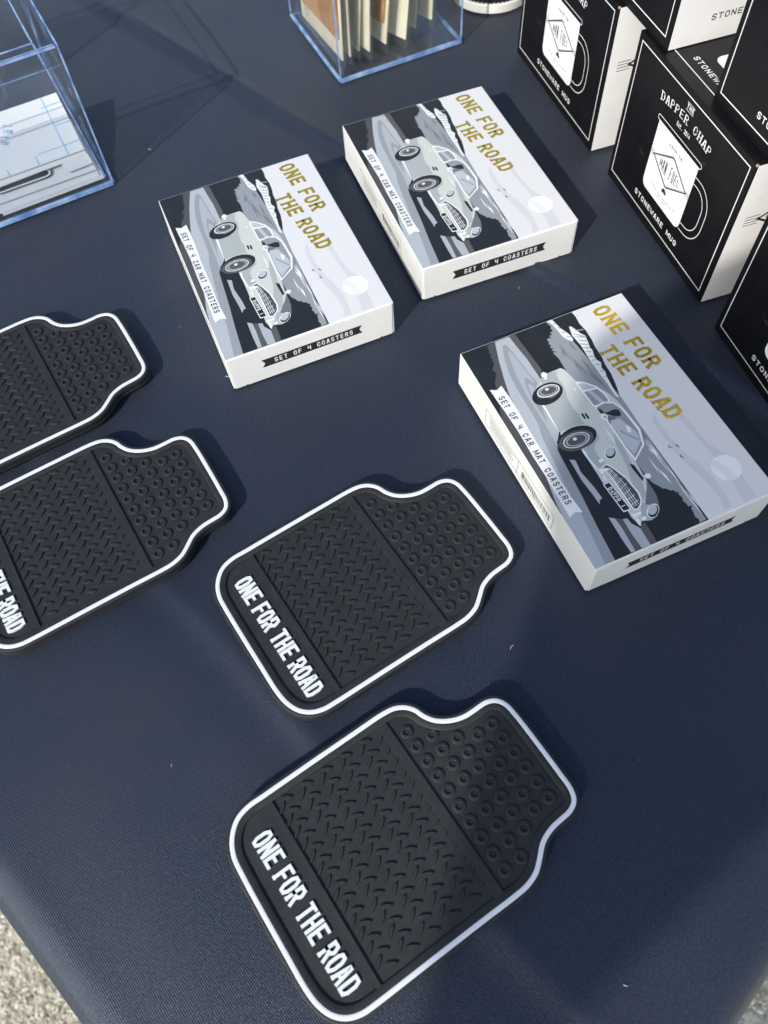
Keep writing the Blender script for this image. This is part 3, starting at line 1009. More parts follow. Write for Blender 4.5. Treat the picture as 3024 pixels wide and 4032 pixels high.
# ------------------------------------------------------------------ coaster cartons
BW, BL, BH = 8.5506, 12.0, 2.1305
ART = [
('ink',[0,0,12.0,0,12.0,5.25,0,5.25]),
('sky',[0,5.25,12.0,5.25,12.0,8.55,0,8.55]),
('band',[6.46,6.12,7.81,6.04,8.69,6.14,9.76,6.43,10.55,6.55,11.25,6.51,11.85,6.42,11.89,6.06,11.35,6.22,10.62,6.18,9.74,6.0,8.8,5.84,7.64,5.82,6.99,5.83]),
('band',[6.33,7.12,7.32,7.22,8.05,7.25,8.86,7.32,9.64,7.63,10.77,7.67,11.53,7.63,11.91,7.61,11.89,6.99,11.39,7.07,10.58,7.14,9.67,7.16,8.62,7.09,7.74,7.0,7.07,6.98]),
('moon',[10.85,7.3,10.84,7.4,10.82,7.49,10.78,7.59,10.73,7.67,10.67,7.75,10.59,7.81,10.51,7.86,10.41,7.9,10.32,7.92,10.22,7.93,10.12,7.92,10.03,7.9,9.93,7.86,9.85,7.81,9.77,7.75,9.71,7.67,9.66,7.59,9.62,7.49,9.6,7.4,9.59,7.3,9.6,7.2,9.62,7.11,9.66,7.01,9.71,6.93,9.77,6.85,9.85,6.79,9.93,6.74,10.03,6.7,10.12,6.68,10.22,6.67,10.32,6.68,10.41,6.7,10.51,6.74,10.59,6.79,10.67,6.85,10.73,6.93,10.78,7.01,10.82,7.11,10.84,7.2]),
('moonband',[9.66,7.03,10.0,7.25,10.3,7.38,10.83,7.42,10.84,7.22,10.78,7.0,10.4,7.02,10.1,6.95,9.86,6.79]),
('ink',[0,5.2,0,5.83,0.35,5.86,0.8,5.8,1.3,5.86,1.9,5.82,2.3,5.74,2.9,5.72,3.4,5.62,3.9,5.6,4.4,5.5,4.8,5.4,5.3,5.25]),
('sea',[0.0,4.64,1.58,5.02,5.29,5.31,7.05,5.24,11.75,5.17,11.91,5.18,11.95,4.84,11.78,4.9,11.63,4.83,11.48,4.88,11.26,4.9,11.13,5.01,11.12,4.85,10.95,4.86,10.83,4.8,10.66,4.87,10.52,4.82,10.36,4.87,10.35,4.77,10.22,4.75,10.18,4.61,10.01,4.5,9.99,4.4,9.8,4.31,9.59,4.17,9.28,4.1,5.28,4.06,3.56,3.88,2.79,3.88,2.23,3.92,1.78,3.84,1.82,4.02,1.65,3.86,1.56,3.99,1.48,3.87,1.36,3.99,1.26,3.91,1.16,4.0,1.03,3.96,0.94,4.06,1.0,4.2,0.83,4.18,0.85,4.33,0.67,4.32,0.67,4.47,0.48,4.46,0.38,4.54,0.2,4.47,0.05,4.47]),
('seadark',[1.26,4.36,1.99,4.4,2.72,4.36,2.0,4.32]),
('seadark',[1.47,4.8,1.79,4.86,2.12,4.82,1.8,4.77]),
('seadark',[1.66,4.3,1.97,4.3,2.31,4.21,1.99,4.21]),
('seadark',[2.02,4.49,2.87,4.51,3.71,4.45,2.88,4.42]),
('seadark',[2.45,4.52,3.12,4.61,3.79,4.62,3.13,4.53]),
('seadark',[2.6,4.82,3.15,4.9,3.71,4.88,3.17,4.81]),
('seadark',[1.8,4.89,1.96,4.89,2.14,4.81,1.98,4.81]),
('seadark',[3.23,4.73,3.8,4.84,4.37,4.88,3.81,4.76]),
('seadark',[3.42,4.84,4.13,4.98,4.84,5.03,4.14,4.89]),
('white',[7.49,5.09,8.26,5.14,9.03,5.14,8.27,5.09]),
('white',[7.32,5.0,8.41,5.06,9.49,5.06,8.42,5.0]),
('white',[7.93,5.07,8.26,5.1,8.6,5.08,8.27,5.05]),
('white',[7.96,4.93,8.2,4.98,8.46,4.98,8.21,4.93]),
('white',[8.35,4.69,8.88,4.7,9.42,4.66,8.89,4.65]),
('white',[8.89,5.11,9.49,5.17,10.08,5.17,9.5,5.11]),
('white',[8.83,4.71,9.41,4.8,9.99,4.84,9.42,4.75]),
('white',[9.19,4.81,9.54,4.86,9.9,4.84,9.55,4.8]),
('white',[9.75,5.11,10.46,5.12,11.17,5.09,10.47,5.07]),
('white',[10.39,5.18,10.87,5.23,11.36,5.24,10.88,5.18]),
('white',[10.72,5.12,11.22,5.16,11.72,5.15,11.23,5.11]),
('cliff',[0.05,4.47,0.0,4.64,0.06,4.78,0.65,4.87,0.95,4.98,1.17,5.06,1.5,5.07,1.59,4.98,1.42,4.83,1.14,4.71,0.78,4.69,0.28,4.63,0.13,4.57]),
('cliff',[0.75,5.27,0.78,5.37,1.02,5.46,1.34,5.55,1.53,5.67,1.93,5.6,2.3,5.5,2.36,5.55,2.82,5.42,2.99,5.42,3.21,5.52,3.48,5.38,3.76,5.41,3.99,5.33,4.31,5.3,4.56,5.26,4.87,5.23,5.23,5.23,5.19,5.17,5.05,5.12,4.37,5.15,3.77,5.13,3.02,5.13,1.95,5.2,1.28,5.14]),
('cliffshade',[1.04,5.39,1.18,5.82,1.21,5.74,1.1,5.4]),
('cliffshade',[1.19,5.25,1.56,5.65,1.6,5.57,1.25,5.25]),
('cliffshade',[1.4,5.24,1.62,5.7,1.66,5.62,1.46,5.25]),
('cliffshade',[1.61,5.23,1.84,5.63,1.87,5.55,1.67,5.24]),
('cliffshade',[1.84,5.21,2.05,5.56,2.08,5.49,1.9,5.21]),
('cliffshade',[2.09,5.2,2.23,5.51,2.27,5.43,2.15,5.21]),
('cliffshade',[2.33,5.2,2.46,5.46,2.49,5.39,2.39,5.21]),
('cliffshade',[2.64,5.19,2.75,5.43,2.79,5.35,2.7,5.2]),
('cliffshade',[2.91,5.19,2.94,5.4,2.98,5.32,2.97,5.2]),
('cliffshade',[3.19,5.2,3.26,5.49,3.29,5.41,3.25,5.21]),
('cliffshade',[3.54,5.21,3.69,5.4,3.72,5.32,3.59,5.22]),
('cliffshade',[3.93,5.2,3.99,5.33,4.02,5.25,3.99,5.21]),
('cliffshade',[0.27,4.69,0.32,4.86,0.35,4.79,0.33,4.7]),
('cliffshade',[0.53,4.77,0.65,4.87,0.69,4.8,0.59,4.78]),
('cliffshade',[0.9,4.79,0.95,4.98,0.99,4.91,0.96,4.8]),
('cliffshade',[1.21,4.84,1.29,5.08,1.32,5.0,1.27,4.85]),
('bush',[0.11,1.32,0.07,1.76,0.5,1.62,1.22,1.39,2.25,1.12,3.14,0.92,3.88,0.85,3.8,0.68,2.68,0.63,2.48,0.57,2.12,0.71,1.72,0.99,1.51,0.91,1.42,0.94,1.18,1.15,1.03,1.13,0.94,1.23,0.82,1.13,0.68,1.26,0.54,1.2,0.42,1.31,0.32,1.25,0.26,1.33]),
('bush',[3.41,0.26,3.69,0.16,4.11,0.0,4.47,0.0,5.56,0.0,7.03,0.0,8.46,0.0,9.24,0.0,9.87,0.0,9.99,0.0,9.41,0.07,8.61,0.18,7.89,0.29,5.75,0.46,3.64,0.51]),
('road',[0.07,1.76,0.07,2.49,0.73,2.53,1.6,2.61,2.84,2.65,3.87,2.46,5.72,1.95,7.47,1.47,6.72,1.43,8.81,1.23,10.34,1.06,11.97,0.92,11.99,0.0,9.99,0.0,9.4,0.04,8.67,0.11,7.97,0.25,6.21,0.56,4.73,0.74,3.83,0.88,3.14,0.92,2.25,1.12,1.22,1.39,0.5,1.62]),
('roadmid',[0.5,1.92,0.4,1.99,0.41,2.09,0.56,2.17,0.92,2.2,1.72,2.27,2.55,2.32,2.99,2.4,3.35,2.04,4.14,1.93,6.16,1.7,7.47,1.47,6.72,1.43,8.81,1.23,10.34,1.06,11.97,0.92,11.94,0.48,10.04,0.73,8.62,0.82,7.22,0.97,5.61,1.16,4.93,1.34,3.88,1.38,2.85,1.4,1.96,1.49,1.22,1.66]),
('roadlight',[0.84,2.04,0.81,2.1,1.03,2.15,1.75,2.2,2.81,2.29,3.25,2.1,3.42,1.92,4.14,1.93,6.16,1.7,7.16,1.55,6.65,1.48,5.43,1.59,4.43,1.61,3.34,1.62,2.21,1.74,1.33,1.9]),
('roadmid',[2.54,1.95,2.49,2.02,2.58,2.09,3.13,2.27,3.35,2.04,3.42,1.92,3.81,1.79,4.14,1.93,5.13,1.75,4.8,1.73,3.85,1.72,3.1,1.8]),
('roadlight',[2.91,1.95,2.86,2.02,3.2,2.15,3.38,1.96,3.7,1.82,3.47,1.82]),
('verge',[0.07,2.49,0.09,2.81,2.36,2.91,2.65,2.81,2.86,2.61,1.6,2.61,0.73,2.53]),
('ink',[4.07,1.93,5.7,1.96,6.21,1.57,6.54,1.49,6.22,1.59,6.47,1.44,6.81,1.4,8.81,1.23,10.34,1.06,11.98,0.92,11.98,1.64,8.22,1.91,6.93,1.57,5.57,2.03]),
('ink',[6.07,1.6,6.87,1.51,8.3,1.46,9.86,1.34,10.4,1.32,10.92,2.45,11.07,2.65,10.3,2.53,8.75,2.31,7.84,2.34,6.91,2.37]),
('roadlight',[7.13,1.64,7.26,1.85,7.86,1.76,8.36,1.83,8.78,1.89,9.33,1.91,9.37,1.76,9.55,1.67,9.01,1.65,8.24,1.59]),
('roadlight',[10.21,1.68,10.36,1.89,10.91,1.91,11.95,1.85,11.94,1.66,11.24,1.65]),
('verge',[10.36,1.89,10.51,2.15,11.2,2.12,11.95,2.15,11.95,1.85,10.91,1.91]),
('roadlight',[10.51,2.15,10.57,2.34,10.82,2.36,11.16,2.57,11.97,2.53,11.95,2.15,11.2,2.12]),
('verge',[11.16,2.57,11.04,2.65,11.01,2.88,11.95,2.84,11.97,2.53]),
('carlight',[2.93,2.55,2.73,2.82,2.72,3.1,2.71,3.71,2.87,3.83,3.24,3.9,3.61,3.96,3.9,4.33,4.3,4.65,4.8,4.89,5.34,5.05,5.8,5.09,6.26,5.13,6.29,5.11,6.83,5.1,7.32,5.04,7.84,4.85,8.36,4.09,8.96,4.03,9.3,4.02,9.72,4.01,10.1,3.98,10.44,3.88,10.75,3.72,10.98,3.46,11.04,3.17,10.92,2.8,11.05,2.61,10.57,2.51,10.3,2.53,8.75,2.31,8.3,2.33,7.49,2.34,6.96,2.34,5.85,1.93,5.76,1.99,4.13,1.94,3.71,2.07]),
('carmid',[2.93,2.55,2.73,2.82,2.72,3.1,2.8,3.46,2.98,3.36,3.23,3.31,3.52,3.36,3.94,3.28,4.22,3.18,4.89,3.11,5.24,3.18,5.59,3.11,5.83,3.15,5.72,2.74,5.75,2.14,5.72,1.95,4.27,2.07,3.87,2.46]),
('white',[4.15,1.95,4.2,2.06,5.72,1.95,5.65,1.94]),
('carmid',[6.96,2.34,6.89,2.59,6.76,3.08,6.55,3.4,6.75,3.3,6.95,2.97,7.19,2.83,7.54,2.83,7.93,2.9,8.01,2.7,8.05,2.53]),
('carmid',[6.71,4.01,7.45,4.03,8.34,3.9,9.33,3.79,9.93,3.62,10.2,3.25,10.45,3.55,10.98,3.46,11.04,3.17,10.92,2.8,10.44,3.05,10.07,3.33,9.71,3.4,9.25,3.38,8.45,3.63,7.34,3.79]),
('cardark',[9.3,4.02,9.72,4.01,10.1,3.98,10.44,3.88,10.66,3.77,10.52,3.7,10.32,3.33,10.09,3.49,9.68,3.81]),
('white',[6.25,3.81,6.75,3.83,7.17,3.82,7.28,3.78,7.18,3.78,6.72,3.77]),
('carshine',[6.98,5.22,7.5,5.16,7.83,4.84,8.36,4.09,7.85,4.62,7.79,4.87]),
('ink',[8.37,3.78,8.5,3.93,8.88,3.93,9.23,3.94,9.34,3.83,9.06,3.81,8.69,3.78]),
('white',[3.7,3.91,3.84,4.26,4.29,4.65,4.71,4.78,5.17,4.78,5.3,4.62,5.22,3.95,4.45,3.91]),
('glasspale',[3.81,3.97,3.9,4.22,4.33,4.58,4.36,4.58,4.22,3.98]),
('glassmid',[4.33,3.98,4.43,4.59,4.78,4.69,5.15,4.71,5.23,4.61,5.16,4.01]),
('glasspale',[4.34,4.13,4.38,4.32,5.23,4.52,5.2,4.33]),
('white',[5.19,3.99,5.16,4.47,5.35,4.84,5.75,5.04,6.42,5.11,7.07,5.14,7.81,4.88,8.37,4.09,7.62,4.03,6.54,4.06,5.84,4.06]),
('glassmid',[5.29,4.04,5.24,4.47,5.41,4.8,5.79,4.96,6.44,5.0,7.07,5.02,7.77,4.8,8.24,4.16,7.54,4.11,6.53,4.14,5.82,4.15]),
('glasspale',[6.13,4.09,6.21,4.64,7.14,4.91,7.59,4.84,8.08,4.22,7.44,4.14,6.54,4.17]),
('ink',[5.3,4.04,5.47,4.17,5.68,4.2,5.7,4.08,5.6,4.03]),
('ink',[5.69,4.15,5.71,4.4,5.7,4.68,5.79,4.84,6.08,4.81,6.12,4.72,6.02,4.48,5.85,4.32]),
('cardark',[5.87,4.2,6.11,4.59,6.16,4.4,6.14,4.22,6.35,4.15,6.21,4.13]),
('glassmid',[6.73,4.31,7.52,4.83,7.55,4.76,6.85,4.3]),
('white',[6.66,4.65,6.68,4.75,6.77,4.75,6.81,4.84,6.89,4.74,7.04,4.72,7.0,4.6]),
('white',[5.97,4.19,6.0,4.16,6.01,4.11,6.01,4.07,6.0,4.03,5.97,3.99,5.94,3.97,5.9,3.95,5.85,3.94,5.81,3.95,5.77,3.96,5.73,3.99,5.71,4.03,5.69,4.07,5.69,4.11,5.71,4.15,5.73,4.19,5.76,4.22,5.81,4.24,5.85,4.24,5.9,4.24,5.94,4.22]),
('carmid',[5.95,4.17,5.96,4.15,5.97,4.13,5.97,4.11,5.96,4.08,5.95,4.07,5.93,4.05,5.91,4.04,5.88,4.04,5.86,4.04,5.84,4.05,5.82,4.06,5.81,4.08,5.8,4.1,5.8,4.13,5.81,4.15,5.82,4.17,5.84,4.18,5.86,4.19,5.88,4.2,5.91,4.19,5.93,4.18]),
('white',[2.63,2.76,2.57,2.91,2.72,3.02,3.03,2.82,2.97,2.77,2.81,2.78,2.8,2.7]),
('ink',[5.3,3.28,5.28,3.35,5.56,3.35,5.62,3.3,5.59,3.26,5.35,3.25]),
('ink',[5.36,3.42,5.35,3.49,5.63,3.49,5.68,3.43,5.66,3.4,5.41,3.39]),
('white',[3.91,3.7,3.92,3.74,4.1,3.69,4.11,3.64]),
('ink',[3.69,3.25,3.84,3.19,3.99,3.08,4.11,2.91,4.2,2.72,4.25,2.51,4.26,2.29,4.23,2.09,4.15,1.93,4.05,1.8,3.91,1.74,3.76,1.73,3.61,1.78,3.46,1.89,3.34,2.05,3.24,2.25,3.19,2.46,3.18,2.68,3.21,2.88,3.29,3.05,3.4,3.17,3.54,3.24]),
('cardark',[3.69,3.12,3.79,3.07,3.88,2.98,3.94,2.86,3.99,2.71,4.01,2.56,4.0,2.4,3.96,2.26,3.9,2.14,3.81,2.06,3.72,2.01,3.62,2.02,3.52,2.06,3.43,2.15,3.36,2.27,3.31,2.42,3.29,2.58,3.31,2.74,3.34,2.88,3.41,3.0,3.49,3.08,3.59,3.13]),
('white',[3.66,3.13,3.74,3.08,3.82,2.99,3.87,2.87,3.9,2.73,3.91,2.58,3.9,2.43,3.86,2.3,3.8,2.18,3.72,2.1,3.63,2.06,3.54,2.07,3.46,2.11,3.38,2.2,3.33,2.32,3.29,2.46,3.28,2.61,3.3,2.76,3.34,2.9,3.4,3.01,3.48,3.09,3.57,3.13]),
('tyre',[3.65,3.08,3.73,3.04,3.79,2.96,3.83,2.85,3.86,2.73,3.87,2.59,3.85,2.45,3.82,2.33,3.77,2.23,3.7,2.15,3.63,2.12,3.55,2.12,3.48,2.16,3.41,2.23,3.37,2.34,3.34,2.47,3.33,2.6,3.34,2.74,3.38,2.87,3.43,2.97,3.5,3.04,3.58,3.08]),
('carmid',[3.64,3.03,3.7,3.0,3.75,2.93,3.79,2.84,3.82,2.73,3.83,2.61,3.81,2.49,3.78,2.38,3.74,2.29,3.68,2.22,3.61,2.19,3.55,2.19,3.49,2.23,3.43,2.29,3.39,2.38,3.37,2.5,3.36,2.62,3.38,2.74,3.41,2.85,3.45,2.94,3.51,3.0,3.57,3.03]),
('tyre',[3.63,2.97,3.69,2.94,3.73,2.89,3.76,2.81,3.78,2.71,3.79,2.61,3.77,2.51,3.75,2.41,3.71,2.33,3.66,2.28,3.61,2.25,3.56,2.25,3.5,2.28,3.46,2.33,3.43,2.41,3.41,2.51,3.4,2.61,3.41,2.72,3.44,2.81,3.48,2.89,3.52,2.95,3.58,2.97]),
('white',[3.52,2.66,3.54,2.65,3.55,2.64,3.56,2.62,3.57,2.59,3.57,2.57,3.57,2.55,3.56,2.52,3.55,2.51,3.53,2.5,3.51,2.49,3.49,2.5,3.48,2.5,3.46,2.52,3.45,2.54,3.44,2.56,3.44,2.59,3.44,2.61,3.45,2.63,3.46,2.65,3.48,2.66,3.5,2.66]),
('ink',[3.57,1.82,4.03,1.83,4.13,1.94,4.24,2.2,4.03,2.31,3.96,2.51,3.83,2.1]),
('ink',[6.43,3.37,6.58,3.29,6.71,3.14,6.81,2.95,6.87,2.72,6.89,2.48,6.86,2.24,6.79,2.02,6.68,1.84,6.54,1.72,6.39,1.66,6.23,1.67,6.08,1.75,5.94,1.89,5.84,2.09,5.78,2.32,5.76,2.56,5.79,2.81,5.86,3.03,5.97,3.21,6.11,3.33,6.26,3.39]),
('tyre',[6.5,3.17,6.63,3.1,6.74,2.97,6.83,2.8,6.88,2.58,6.9,2.36,6.88,2.13,6.82,1.93,6.73,1.76,6.61,1.64,6.48,1.58,6.35,1.58,6.22,1.65,6.1,1.78,6.01,1.95,5.96,2.17,5.94,2.39,5.96,2.62,6.02,2.83,6.12,3.0,6.23,3.12,6.36,3.18]),
('white',[6.46,3.01,6.55,2.95,6.64,2.86,6.7,2.72,6.74,2.56,6.76,2.39,6.75,2.22,6.7,2.06,6.64,1.93,6.56,1.83,6.46,1.79,6.36,1.79,6.26,1.84,6.18,1.93,6.11,2.06,6.07,2.23,6.05,2.4,6.07,2.57,6.11,2.73,6.17,2.87,6.26,2.96,6.36,3.01]),
('tyre',[6.45,2.96,6.54,2.91,6.61,2.82,6.67,2.7,6.71,2.55,6.72,2.39,6.71,2.23,6.67,2.09,6.62,1.97,6.54,1.88,6.45,1.83,6.36,1.83,6.28,1.88,6.2,1.97,6.14,2.09,6.1,2.24,6.09,2.4,6.1,2.56,6.14,2.71,6.2,2.83,6.27,2.92,6.36,2.96]),
('carmid',[6.45,2.9,6.52,2.86,6.59,2.78,6.64,2.67,6.67,2.54,6.69,2.4,6.67,2.26,6.64,2.13,6.59,2.03,6.52,1.95,6.45,1.91,6.37,1.91,6.29,1.95,6.22,2.03,6.17,2.14,6.14,2.27,6.13,2.41,6.14,2.55,6.17,2.68,6.22,2.79,6.29,2.86,6.37,2.9]),
('tyre',[6.44,2.83,6.5,2.79,6.56,2.73,6.6,2.63,6.63,2.53,6.63,2.41,6.62,2.29,6.6,2.18,6.56,2.09,6.5,2.02,6.44,1.99,6.37,1.99,6.31,2.02,6.26,2.09,6.21,2.18,6.19,2.29,6.18,2.41,6.19,2.52,6.21,2.63,6.26,2.73,6.31,2.79,6.37,2.83]),
('white',[6.34,2.45,6.37,2.44,6.38,2.43,6.39,2.4,6.4,2.38,6.4,2.35,6.4,2.33,6.39,2.3,6.38,2.28,6.36,2.27,6.34,2.27,6.32,2.27,6.3,2.28,6.28,2.29,6.27,2.32,6.26,2.34,6.26,2.37,6.26,2.4,6.27,2.42,6.29,2.44,6.3,2.45,6.33,2.46]),
('white',[7.34,3.61,7.4,3.65,7.48,3.66,7.56,3.64,7.64,3.61,7.72,3.55,7.79,3.48,7.83,3.4,7.86,3.32,7.86,3.24,7.84,3.17,7.79,3.11,7.73,3.08,7.66,3.06,7.57,3.08,7.49,3.11,7.41,3.17,7.35,3.24,7.3,3.32,7.27,3.4,7.27,3.48,7.29,3.55]),
('ink',[7.38,3.58,7.43,3.61,7.5,3.62,7.57,3.61,7.64,3.58,7.71,3.53,7.77,3.47,7.81,3.4,7.83,3.33,7.83,3.26,7.82,3.2,7.78,3.15,7.73,3.12,7.66,3.11,7.59,3.12,7.52,3.15,7.45,3.2,7.4,3.26,7.35,3.33,7.33,3.41,7.33,3.48,7.34,3.54]),
('glasspale',[7.35,3.55,7.4,3.58,7.45,3.59,7.51,3.58,7.58,3.56,7.63,3.52,7.68,3.47,7.71,3.41,7.73,3.35,7.73,3.29,7.71,3.24,7.68,3.2,7.63,3.17,7.58,3.16,7.51,3.17,7.45,3.19,7.4,3.23,7.35,3.28,7.32,3.34,7.3,3.4,7.3,3.46,7.32,3.51]),
('white',[10.49,3.75,10.56,3.77,10.63,3.76,10.71,3.73,10.79,3.68,10.86,3.61,10.91,3.52,10.95,3.43,10.97,3.35,10.97,3.27,10.94,3.2,10.9,3.16,10.83,3.13,10.76,3.14,10.68,3.17,10.6,3.22,10.53,3.29,10.47,3.38,10.44,3.46,10.42,3.55,10.42,3.63,10.45,3.7]),
('ink',[10.54,3.72,10.59,3.74,10.65,3.73,10.72,3.7,10.79,3.66,10.85,3.59,10.9,3.52,10.94,3.44,10.96,3.36,10.95,3.29,10.93,3.24,10.89,3.2,10.84,3.18,10.78,3.18,10.71,3.21,10.64,3.26,10.58,3.32,10.53,3.4,10.49,3.47,10.47,3.55,10.48,3.62,10.5,3.68]),
('glasspale',[10.51,3.67,10.56,3.68,10.61,3.68,10.67,3.66,10.73,3.62,10.78,3.57,10.82,3.51,10.85,3.45,10.86,3.38,10.85,3.33,10.83,3.28,10.8,3.25,10.75,3.23,10.7,3.23,10.64,3.25,10.58,3.29,10.53,3.34,10.49,3.4,10.46,3.46,10.45,3.53,10.45,3.58,10.47,3.63]),
('white',[7.75,2.92,7.77,2.9,7.79,2.89,7.81,2.86,7.82,2.83,7.83,2.8,7.83,2.77,7.82,2.74,7.8,2.71,7.78,2.69,7.76,2.69,7.74,2.69,7.71,2.7,7.69,2.72,7.68,2.74,7.66,2.77,7.66,2.81,7.66,2.84,7.67,2.87,7.68,2.89,7.7,2.91,7.72,2.92]),
('white',[10.85,3.06,10.87,3.05,10.89,3.03,10.9,3.01,10.91,2.98,10.92,2.94,10.92,2.91,10.91,2.88,10.89,2.85,10.88,2.83,10.86,2.83,10.84,2.83,10.81,2.84,10.79,2.85,10.78,2.88,10.77,2.91,10.76,2.95,10.77,2.98,10.77,3.01,10.79,3.04,10.8,3.05,10.83,3.06]),
('white',[8.01,2.69,7.97,2.92,8.19,3.08,8.54,3.21,8.87,3.32,9.29,3.37,9.72,3.42,10.07,3.34,10.28,3.17,10.42,2.92,10.32,2.76,9.93,2.76,9.36,2.76,8.79,2.75,8.31,2.73]),
('grille',[8.06,2.73,8.03,2.9,8.24,3.03,8.59,3.15,8.91,3.26,9.32,3.3,9.73,3.34,10.05,3.27,10.23,3.13,10.35,2.93,10.28,2.82,9.92,2.82,9.34,2.82,8.77,2.81,8.31,2.77]),
('white',[8.44,2.78,8.27,3.02,8.3,3.0,8.47,2.77]),
('white',[8.72,2.79,8.56,3.08,8.59,3.06,8.75,2.77]),
('white',[9.0,2.8,8.84,3.14,8.87,3.12,9.03,2.78]),
('white',[9.28,2.8,9.12,3.19,9.15,3.17,9.3,2.79]),
('white',[9.55,2.81,9.42,3.2,9.45,3.18,9.58,2.79]),
('white',[9.82,2.82,9.72,3.2,9.75,3.18,9.85,2.8]),
('white',[10.1,2.82,10.01,3.2,10.04,3.18,10.12,2.8]),
('white',[8.26,2.83,8.55,2.85,8.83,2.87,9.11,2.89,9.39,2.9,9.67,2.91,9.95,2.92,10.22,2.92,10.23,2.9,9.96,2.89,9.68,2.89,9.4,2.88,9.12,2.87,8.84,2.85,8.56,2.83,8.28,2.81]),
('white',[8.22,2.89,8.51,2.92,8.79,2.95,9.07,2.98,9.35,3.0,9.64,3.01,9.92,3.01,10.21,3.02,10.22,2.99,9.94,2.99,9.65,2.98,9.37,2.98,9.08,2.96,8.8,2.93,8.52,2.9,8.23,2.87]),
('white',[8.18,2.94,8.47,2.99,8.75,3.03,9.03,3.08,9.32,3.1,9.61,3.1,9.9,3.11,10.19,3.11,10.2,3.09,9.91,3.08,9.62,3.08,9.33,3.08,9.04,3.05,8.76,3.01,8.48,2.96,8.19,2.92]),
('white',[6.98,2.33,6.95,2.42,7.07,2.46,7.35,2.42,7.68,2.44,7.99,2.46,8.11,2.47,8.05,2.42,7.71,2.37,7.34,2.33]),
('white',[8.11,2.47,8.06,2.55,8.15,2.67,8.14,2.83,8.23,2.91,8.29,2.85,8.27,2.63,8.35,2.55,8.3,2.48]),
('white',[8.4,2.47,8.43,2.53,8.68,2.53,8.68,2.46]),
('white',[10.47,2.6,10.52,2.75,10.49,2.91,10.56,3.01,10.63,2.93,10.62,2.73,10.71,2.65,10.65,2.59]),
('white',[10.73,2.62,10.72,2.72,10.96,2.72,11.09,2.64,11.01,2.59]),
('white',[8.76,2.52,8.8,2.59,10.22,2.7,10.28,2.65,10.26,2.36,10.21,2.34,8.8,2.27,8.77,2.31]),
('ink',[8.81,2.5,8.83,2.55,10.2,2.66,10.23,2.62,10.21,2.4,10.18,2.38,8.83,2.31,8.81,2.34]),
('white',[9.29,4.26,9.31,4.24,9.32,4.2,9.33,4.17,9.33,4.13,9.31,4.09,9.29,4.06,9.26,4.04,9.23,4.03,9.19,4.02,9.15,4.03,9.12,4.05,9.1,4.08,9.09,4.11,9.08,4.15,9.08,4.19,9.1,4.23,9.12,4.26,9.15,4.28,9.19,4.29,9.22,4.29,9.26,4.28]),
('bird',[8.18,5.79,8.28,5.77,8.38,5.8,8.5,5.83,8.4,5.75,8.33,5.7,8.29,5.76]),
('bird',[8.27,6.12,8.37,6.09,8.46,6.12,8.59,6.15,8.49,6.07,8.41,6.02,8.38,6.08]),
('bird',[8.79,5.97,8.89,5.95,8.98,5.98,9.11,6.01,9.01,5.93,8.93,5.88,8.9,5.93]),
('ribbon',[2.43,0.28,2.58,0.57,2.44,0.86,3.19,0.89,4.21,0.88,5.31,0.82,6.34,0.82,7.17,0.82,7.83,0.8,8.61,0.79,9.56,0.86,9.43,0.59,9.56,0.27,9.06,0.28,8.33,0.3,7.42,0.34,6.31,0.33,4.92,0.37,3.78,0.34,3.11,0.3])]


STEP = 0.0011


